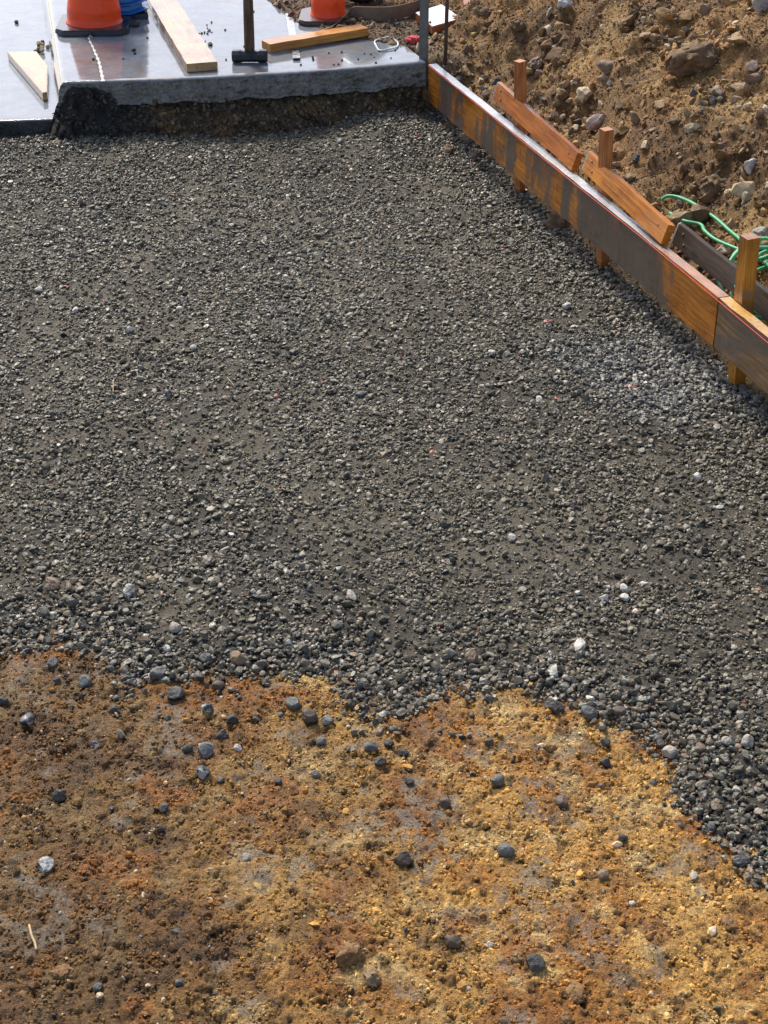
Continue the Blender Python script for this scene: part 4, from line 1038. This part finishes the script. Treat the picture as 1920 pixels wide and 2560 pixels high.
GD = 'loose stones scattered on the tan dirt'
DIRT = [  # px, py (base), diameter px, kind, label
 (130, 1662, 34, 'grey', 'grey stone on the dirt spur nearest the left edge, below the gravel'),
 (9, 1756, 27, 'dark', 'dark stone touching the left frame edge on the dirt'),
 (69, 1806, 40, 'vein', 'black and white veined stone on rusty dirt near left edge'),
 (286, 1780, 31, 'dark', 'squarish dark stone on dirt below the left gravel edge'),
 (211, 1712, 40, 'grey', 'flat grey stone between the dirt spur and the squarish dark stone'),
 (440, 1744, 46, 'dark', 'large dark stone just under the left gravel lobe'),
 (521, 1778, 40, 'vein', 'dark stone with pale top below the left gravel lobe'),
 (547, 1722, 36, 'brown', 'brownish stone close under the gravel edge, left of centre'),
 (579, 1806, 36, 'dark', 'flat dark stone right of the pale-topped stone'),
 (735, 1764, 46, 'blue', 'wide blue-grey stone under the gravel edge left of centre lobe'),
 (775, 1798, 48, 'brown', 'largest round brown stone left of the centre gravel lobe'),
 (817, 1810, 34, 'blue', 'blue-grey stone right against the round brown stone'),
 (556, 1842, 34, 'dark', 'dark sharp stone lying alone below the flat dark stone'),
 (469, 1876, 29, 'dark', 'dark stone left of the mottled upright stone'),
 (515, 1884, 44, 'grey', 'mottled grey-green stone on dirt, left of centre'),
 (509, 1940, 44, 'vein', 'tall mottled dark stone below the grey-green stone'),
 (803, 1860, 30, 'blue', 'blue-grey pebble below the round brown stone'),
 (926, 1874, 38, 'grey', 'broad flat stone below the centre gravel lobe'),
 (949, 1908, 32, 'dark', 'dark stone under the broad flat stone at centre'),
 (790, 1940, 27, 'grey', 'small flat grey stone above the grey smear'),
 (693, 1958, 25, 'dark', 'small round dark stone left of the grey smear'),
 (149, 1994, 40, 'dark', 'big black stone alone on the left dirt'),
 (237, 1868, 26, 'vein', 'small half white half black stone on left dirt'),
 (116, 2172, 48, 'vein', 'pale-topped dark stone on the left dirt, far below the black stone'),
 (409, 2026, 34, 'dark', 'long thin dark stone on the left dirt'),
 (246, 2474, 28, 'blue', 'blue-grey upright stone near the bottom left'),
 (448, 2462, 28, 'blue', 'small dark blue stone at the bottom, right of the upright stone'),
 (1385, 1776, 52, 'dark', 'wide dark stone at the gravel edge above the tan dirt'),
 (1472, 1788, 46, 'blue', 'tall blue-grey stone at the gravel edge, right of the wide dark stone'),
 (1549, 1784, 36, 'brown', 'brown stone at the gravel edge, right of the tall blue-grey stone'),
 (1514, 1910, 32, 'dark', 'lower of two black cubes of stone on bright tan dirt'),
 (1513, 1860, 25, 'dark', 'upper of two black cubes of stone on bright tan dirt'),
 (1242, 1957, 40, 'blue', 'smooth blue-grey stone on bright dirt right of centre'),
 (1223, 1860, 30, 'brown', 'brown stone half sunk in dirt above the smooth blue-grey stone'),
 (972, 1866, 28, 'dark', 'dark stone just below the centre gravel lobe tip'),
 (1012, 1886, 26, 'dark', 'dark stone right of the centre lobe tip stone'),
 (1022, 1958, 28, 'dark', 'dark broken stone at image centre, above the round stone'),
 (1113, 2014, 34, 'brown', 'flat oval brown stone right of centre'),
 (1407, 2012, 40, 'brown', 'angular brown-grey stone left of the reddish crack'),
 (1009, 2152, 52, 'brown', 'large egg-shaped brown stone in the middle of the dirt'),
 (1265, 2132, 44, 'blue', 'flat angular slate-blue stone right of the egg-shaped stone'),
 (1558, 2098, 26, 'dark', 'small dark star-shaped stone on the right dirt'),
 (1649, 1866, 29, 'dark', 'dark stone left of the pale speckled stone at right gravel edge'),
 (1675, 1890, 44, 'pale', 'pale speckled stone near the right gravel edge'),
 (1779, 2072, 30, 'blue', 'blue-grey stone on dirt off the right gravel edge'),
 (1854, 2158, 40, 'grey', 'grey stone on dirt near the right frame edge'),
 (1132, 2360, 46, 'brown', 'round grey-brown stone low in the middle of the dirt'),
 (1336, 2418, 52, 'dark', 'large faceted black stone near the bottom right of centre'),
 (1223, 2364, 22, 'white', 'tiny white chip between the two low stones'),
 (615, 2146, 22, 'white', 'small white-topped pebble on dirt left of centre'),
 (595, 1874, 22, 'white', 'small white stone right of the mottled grey-green stone'),
 (1579, 2262, 20, 'white', 'flat white chip on the right dirt'),
 (1507, 2192, 32, 'taupe', 'purple-grey flat stone in the right dirt'),
]
for px, py, dpx, kd, lb in DIRT:
    p = on_dirt(px, py); r = dpx / px_per_m(p) / 2
    place_stone('stone', p, r * 1.08, kd, lb, 'stone', GD, (1, 0.9, 0.8), sink=0.55)
for px, py in ((304, 1952), (278, 2022), (220, 2246), (350, 2344), (35, 2016), (550, 1952), (648, 1744), (734, 1722), (871, 1876), (926, 1820), (1024, 1925), (289, 1747), (330, 1740), (180, 1770), (395, 1770),
               (640, 1800), (452, 1706), (1085, 1960), (1275, 1965), (1310, 2040), (700, 1790), (600, 1745), (850, 1800), (1180, 1790), (1630, 1960), (1100, 1830), (1370, 1800)):
    p = on_dirt(px, py); place_stone('pebble', p, random.uniform(13, 20) / px_per_m(p) / 2, random.choice(['dark', 'blue', 'grey', 'dark']), ('pea-sized dark pebble loose on the left half of the dirt' if px < 560 else 'pea-sized dark pebble loose on the dirt near the centre' if px < 1000 else 'pea-sized dark pebble loose on the right half of the dirt'), 'pebble', 'pea-sized dark pebbles on the dirt', (1, .9, .75))
GC = 'soil clods in the dirt'
for px, py, dpx, kd, lb, asp in ((880, 2398, 98, 'clod', 'largest brown soil clod at the bottom, left of centre', (1, .8, .62)), (932, 2450, 62, 'tan', 'greyish crumbly rock touching the largest soil clod', (1, .75, .7)),
        (524, 2322, 46, 'clod', 'brown lump of soil on the lower left dirt', (1, .8, .6)), (1293, 2398, 42, 'clod', 'brown soil clod touching the faceted black stone', (1, .9, .6)),
        (1440, 2484, 78, 'clod', 'broad low soil clod near the bottom right', (1.1, .7, .45)), (1415, 2552, 50, 'clod', 'dark soil clod cut by the bottom frame edge', (1, .8, .5)),
        (160, 2440, 70, 'clod', 'low brown clod in the bottom left corner', (1.1, .8, .4)), (203, 1836, 34, 'clod', 'flat pinkish-brown clod on the rusty left dirt', (1, .8, .5)),
        (1820, 2310, 60, 'clod', 'crumbly tan clod on the right dirt', (1.1, .8, .35))):
    p = on_dirt(px, py); place_stone('soil_clod', p, dpx / px_per_m(p) / 2, kd, lb, 'soil clod', GC, asp, proto='C', sink=0.4)

GW = 'stones standing out from the gravel'
WHITE = [(1383, 1684, 46, 'white', 'flat squarish white stone on gravel near the dirt edge', (1, .7, .45)), (1452, 1622, 54, 'white', 'largest jagged white stone on the right gravel', (1, .6, .5)),
 (1562, 1476, 30, 'white', 'upper white stone of the touching pair on right gravel', (1, .8, .7)), (1559, 1499, 30, 'white', 'lower white stone of the touching pair on right gravel', (1, .8, .7)),
 (1510, 1500, 28, 'white', 'white stone left of the touching white pair', (1, .8, .7)), (1591, 1536, 26, 'pink', 'pinkish white chip below the touching white pair', (.8, .8, .7)),
 (1611, 1461, 24, 'white', 'thin white stone right of the touching white pair', (1, .6, .4)), (1445, 1486, 20, 'white', 'small white stone left of the white cluster', (1, .8, .7)),
 (1814, 1862, 32, 'pale', 'pale round stone in the gravel strip by the right edge', (1, .9, .8)), (1868, 1862, 42, 'pale', 'speckled whitish stone at the right frame edge', (1, .9, .8)),
 (417, 1630, 28, 'white', 'upright white stone at the left gravel lobe', (.7, .7, 1)), (379, 1454, 30, 'cream', 'smooth cream stone on the left gravel', (1, .7, .7)),
 (877, 1492, 38, 'pale', 'long pale stone on gravel near the centre', (1.1, .6, .4)), (693, 1416, 30, 'pale', 'pale blue-white stone on gravel left of centre', (1, .7, .6)),
 (440, 1577, 36, 'pale', 'rounded pale grey stone above the left gravel lobe', (1, .8, .75)), (723, 1618, 28, 'vein', 'white-flecked stone at the gravel edge left of centre', (1, .8, .8)),
 (101, 1500, 17, 'red', 'tiny red brick chip on the left gravel', (1, .7, .6)), (98, 730, 25, 'white', 'white stone on the far left gravel, left of a smaller one', (1, .7, .6)),
 (128, 739, 19, 'white', 'small white stone just right of another on the far left gravel', (1, .8, .6)), (190, 779, 20, 'white', 'white stone on the far left gravel, below the white pair', (1, .8, .7)),
 (327, 830, 26, 'white', 'bright angular white stone on the left gravel', (1, .7, .7)), (451, 777, 19, 'white', 'white stone beside a black one on the left gravel', (1, .9, .8)),
 (463, 760, 26, 'dark', 'black stone beside a white one on the left gravel', (1, .8, .7)), (485, 874, 20, 'white', 'rounded white stone on the gravel left of centre', (1, .9, .8)),
 (420, 990, 22, 'vein', 'upright white stone with black base on the left gravel', (.8, .8, 1)), (1416, 770, 26, 'white', 'white stone near the third stake on the gravel', (1, .8, .7)),
 (1743, 1197, 28, 'white', 'flat white stone on the right gravel below the wet patch', (1, .7, .6)), (1777, 1212, 20, 'pale', 'pale stone right of the flat white stone', (1, .8, .7)),
 (1799, 1270, 22, 'white', 'oval white stone near the right frame edge', (1, .7, .5)), (1609, 1057, 20, 'white', 'round white stone in the wet grey patch', (1, .9, .8)),
 (1230, 885, 21, 'white', 'left white stone of two on the gravel right of centre', (1, .8, .7)), (1266, 888, 21, 'pale', 'right pale stone of two on the gravel right of centre', (1, .8, .7)),
 (1347, 1002, 22, 'white', 'white stone at the left end of the wet grey patch', (1, .8, .6)), (1279, 1350, 22, 'white', 'white stone on gravel right of centre, above a white-grey pair', (1, .9, .9)),
 (1584, 972, 17, 'red', 'reddish chip in the wet grey patch', (1, .7, .6)), (903, 990, 32, 'blue', 'long slate-blue stone near the middle of the gravel', (1.1, .6, .45)),
 (515, 1652, 36, 'grey', 'flat grey stone at the gravel edge between two lobes', (1, .8, .7)), (395, 1690, 46, 'grey', 'pile-topping grey stone on the left gravel lobe', (1, .8, .8)),
 (596, 1655, 44, 'taupe', 'large rounded taupe stone at the gravel edge left of centre', (1, .9, .8)), (325, 1490, 48, 'vein', 'large mottled stone on the left gravel', (1.1, .7, .6)),
 (1180, 1650, 46, 'taupe', 'pointed grey-brown stone on gravel, left of the squarish white stone', (.8, .7, .9)), (130, 1468, 44, 'taupe', 'large brown-grey stone at the left of the gravel', (1, .8, .6))]
for px, py, dpx, kd, lb, asp in WHITE:
    p = on_dirt(px, py); place_stone('stone', p, dpx / px_per_m(p) / 2 * 1.1, kd, lb, 'stone', GW, asp, sink=0.6)
p = on_dirt(1454, 1374); place_stone('blue_chip', p, 0.007, 'blue', 'tiny dark blue chip on gravel above the white stones', 'stone', GW, (1, .8, .5))

# rocks of the mound
def on_mound(px, py):
    best = None
    for z in np.arange(1.3, 0.0, -0.004):
        p = at(px, py, z)
        if mound_z(p.x, p.y) >= z: p.z = z; return p
    return at(px, py, 0.2)
GM = 'rocks in the soil mound'
ROCKS = [(1500, 318, 76, 'pink', 'long pinkish-white rock on the mound above the middle stake', (1.1, .6, .55), 0.6, 'F'), (1729, 185, 140, 'mclod', 'huge overhanging brown clod high on the mound', (1.1, .8, .6), 0.3, 'C'),
 (1792, 245, 46, 'taupe', 'grey-brown rounded rock below the huge clod', (1, .8, .9), None, 'F'), (1855, 240, 66, 'tan', 'tan blocky rock right of the huge clod', (1.1, .8, .7), 0.3, 'F'),
 (1892, 212, 84, 'taupe', 'long grey slab of rock at the right frame edge', (1.2, .6, .45), 0.4, 'F'), (1883, 178, 40, 'pink', 'pale pointed rock above the long grey slab', (.9, .7, .9), None, 'F'),
 (1588, 315, 44, 'tan', 'upright tan rock in the middle of the mound', (.8, .7, 1.1), None, 'F'), (1516, 186, 52, 'taupe', 'pale brown rock heading the rubble streak', (1, .8, .8), None, 'F'),
 (1732, 328, 42, 'cream', 'pale yellow rock below the huge clod', (1.1, .8, .6), 0.5, 'F'), (1613, 374, 30, 'cream', 'pale block of rock right of the middle stake', (1, .9, .9), None, 'F'),
 (1463, 254, 54, 'cream', 'largest cream rock in the rubble streak', (1, .8, .9), None, 'F'), (1440, 212, 34, 'cream', 'thin cream rock left of the rubble streak', (1.2, .6, .5), 0.8, 'F'),
 (1765, 36, 46, 'taupe', 'dark rock at the top of the mound', (1, .8, .8), None, 'F'), (1660, 58, 30, 'taupe', 'grey rock high on the mound slope', (1, .8, .7), None, 'F'),
 (1905, 30, 64, 'pale', 'whitish rock in the top right corner', (1.1, .8, .7), None, 'F'), (1510, 210, 38, 'tan', 'tan rounded rock in the rubble streak', (1, .8, .7), None, 'F'),
 (1525, 217, 24, 'white', 'small white rock in the rubble streak', (1, .9, .8), None, 'F'), (1651, 270, 30, 'cream', 'yellowish stone below the huge clod to the left', (1.1, .7, .6), None, 'F'),
 (1836, 264, 40, 'tan', 'tan wedge of rock under the blocky rock', (1, .8, .8), None, 'F'), (1717, 292, 28, 'tan', 'rust-tan upright stone above the pale yellow rock', (.8, .8, 1.1), None, 'F'),
 (1773, 500, 92, 'mclod', 'big brown clod above the green hose', (1, .8, .8), 0.9, 'C'), (1715, 562, 74, 'tan', 'flat-topped tan rock under the green hose', (1.1, .8, .6), 0.1, 'F'),
 (1873, 432, 44, 'white', 'white angular rock near the right edge above the hose', (.9, .8, 1), 0.8, 'F'), (1820, 494, 28, 'cream', 'round cream stone right of the big brown clod', (1, .9, .9), None, 'F'),
 (1908, 596, 58, 'pale', 'pale rock at the right edge beside the thick stake', (1.2, .7, .6), 0.6, 'F'), (1814, 640, 56, 'pink', 'pale brown rock between hose and thick stake', (1.2, .7, .6), 0.5, 'F'),
 (1575, 456, 30, 'tan', 'tan stone right of the knotty brace top', (1, .8, .9), None, 'F'), (1217, 246, 44, 'taupe', 'grey-brown rock against the form board left of the slim stake', (1.1, .8, .7), None, 'F'),
 (1242, 214, 36, 'dark', 'dark angular rock left of the slim stake', (1, .8, .8), None, 'F'), (1340, 172, 44, 'taupe', 'brown rounded rock right of the slim stake', (1.1, .8, .7), None, 'C'),
 (1348, 196, 30, 'taupe', 'small dark rock under the brown rounded rock', (1, .8, .8), None, 'F'), (1446, 262, 36, 'cream', 'standing cream splinter of rock in the rubble streak', (.6, .6, 1.1), None, 'F'),
 (1412, 24, 40, 'white', 'bright white chunk on the far soil at the top', (1.1, .7, .8), 0.4, 'S'), (1292, 78, 44, 'mclod', 'dark crusty clod on the far soil behind the slim stake', (1, .8, .8), None, 'C'),
 (1216, 70, 28, 'mclod', 'dark clod between the two yellow splinters', (1, .8, .8), None, 'C'), (1208, 42, 48, 'mclod', 'dark root clod beside the reddish timber end', (1.1, .8, .6), None, 'C'),
 (1688, 482, 34, 'mclod', 'dark clod above the start of the green hose', (1, .8, .7), None, 'C'), (1640, 330, 30, 'tan', 'flat tan stone on the mid mound', (1.2, .8, .5), None, 'F'),
 (1790, 350, 34, 'mclod', 'brown clod right of the pale yellow rock', (1, .8, .7), None, 'C'), (1690, 310, 40, 'mclod', 'dark flat clod left of the pale yellow rock', (1.3, .7, .4), 0.5, 'C'),
 (1860, 330, 40, 'tan', 'tan stone on the right slope of the mound', (1.1, .8, .6), None, 'F'), (1440, 330, 34, 'cream', 'pale shard behind the first brace', (1.1, .7, .6), 0.7, 'F')]
for px, py, dpx, kd, lb, asp, tn, pr_ in ROCKS:
    p = on_mound(px, py - dpx * 0.1); place_stone('soil_clod' if kd == 'mclod' else 'rock', p, dpx / px_per_m(p) / 2 * 1.05, kd, lb, 'soil clod' if kd == 'mclod' else 'rock', GM, asp, tn, pr_, sink=0.5)
GB = 'clods under the form board'
for px, py, dpx, kd, lb in ((1165, 352, 52, 'taupe', 'brown stone under the far end of the form board'), (1120, 382, 40, 'mclod', 'dark clod on gravel left of the brown stone under the form'),
        (1186, 390, 42, 'taupe', 'flat brown stone on gravel below the form board'), (1126, 322, 40, 'mclod', 'crumbly clod under the form near the steel stake'),
        (1228, 402, 34, 'mclod', 'dark clod beneath the form left of the slim stake foot'), (1396, 568, 70, 'mclod', 'hollow brown clod under the form between two stakes')):
    p = on_dirt(px, py); place_stone('soil_clod' if kd == 'mclod' else 'rock', p, dpx / px_per_m(p) / 2, kd, lb, 'soil clod' if kd == 'mclod' else 'rock', GB, (1.1, .8, .7), None, 'C', 0.4)

# stones and crumbs lying on the slab and gutter
GS = 'small stones on the wet slab'
def slab_stone(px, py, dpx, kd, lb, z=ZT, name='stone', cat='stone'):
    p = at(px, py, z); p.z = z; place_stone(name, p, dpx / px_per_m(p) / 2, kd, lb, cat, GS, (1, .85, .8), sink=0.62)
slab_stone(334, 127, 15, 'dark', 'grey stone on the slab between cone and plank, upper of two')
slab_stone(337, 136, 10, 'dark', 'small stone on the slab between cone and plank, lower of two')
slab_stone(340, 66, 24, 'dark', 'rough dark stone beside the black cone base')
slab_stone(526, 114, 15, 'brown', 'brown stone on the slab right of the long plank')
slab_stone(42, 58, 13, 'brown', 'rust-brown stone alone in the gutter', 0.11)
for k in range(46):
    if k < 16: px, py = random.gauss(507, 12), random.gauss(80, 9)
    elif k < 34: px, py = random.uniform(730, 990), random.uniform(125, 165)
    else: px, py = random.uniform(300, 700), random.uniform(20, 180)
    slab_stone(px, py, random.uniform(4.5, 8), random.choice(['dark', 'dark', 'brown', 'grey']), ('dark grit crumb in the cluster between plank and hammer' if k < 16 else 'dark grit crumb on the slab between steel strap and slab corner' if k < 34 else 'dark grit crumb lying scattered on the middle of the slab'), name='grit', cat='grit')
for k in range(9):
    px, py = random.gauss(103, 9), random.gauss(130, 10); p = at(px, py, 0.11); p.z = 0.111
    place_stone('rubble_chip', p, random.uniform(10, 20) / px_per_m(p) / 2, random.choice(['cream', 'tan', 'dark', 'cream']), 'chip of pale rubble heaped in the gutter against the curb', 'rubble', 'rubble chips in the gutter', sink=0.6 + 0.8 * (k % 3 == 0))
for px, py, dpx, kd, lb in ((228, 96, 13, 'pale', 'pale pebble at the top of the slab joint'), (233, 150, 10, 'dark', 'dark pebble halfway along the slab joint')):
    slab_stone(px, py, dpx, kd, lb)

# twigs and straws
def twig(pts, rad, mat, label, cat='twig'):
    tag(obj('twig', tube_mesh('twig', pts, rad, 6, samples=4), mat), label, cat, 'twigs and straws on the ground')
straw = m_plain('straw', (0.50, 0.36, 0.17), 0.6, 0, 0.25, 120); bark = m_plain('bark', (0.12, 0.075, 0.04), 0.7, 0, 0.3, 120)
def gpts(lst, dz=0.005): return [on_dirt(px, py) + Vector((0, 0, dz + 0.002 * (k % 2))) for k, (px, py) in enumerate(lst)]
twig(gpts([(675, 1540), (690, 1520), (712, 1494)], 0.009), 0.0014, bark, 'thin dark twig lying on the gravel left of centre')
twig(gpts([(74, 2318), (80, 2345), (88, 2362), (92, 2382)], 0.006), 0.0028, straw, 'short pale twig on the lower left dirt')
twig(gpts([(80, 922), (98, 914), (108, 906)], 0.012), 0.0014, straw, 'yellow straw on the far left gravel')
twig(gpts([(568, 952), (578, 964), (586, 972)], 0.012), 0.0013, straw, 'short yellow straw on the gravel left of centre')
twig(gpts([(284, 990), (284, 968), (286, 955)], 0.012), 0.0013, straw, 'upright pale straw on the left gravel')
twig(gpts([(1735, 898), (1750, 905), (1768, 922)], 0.012), 0.0016, straw, 'tan straw on gravel under the joint of the form boards')
twig(gpts([(120, 2180), (112, 2190), (105, 2196)], 0.006), 0.0012, bark, 'fine root beside the pale-topped stone')
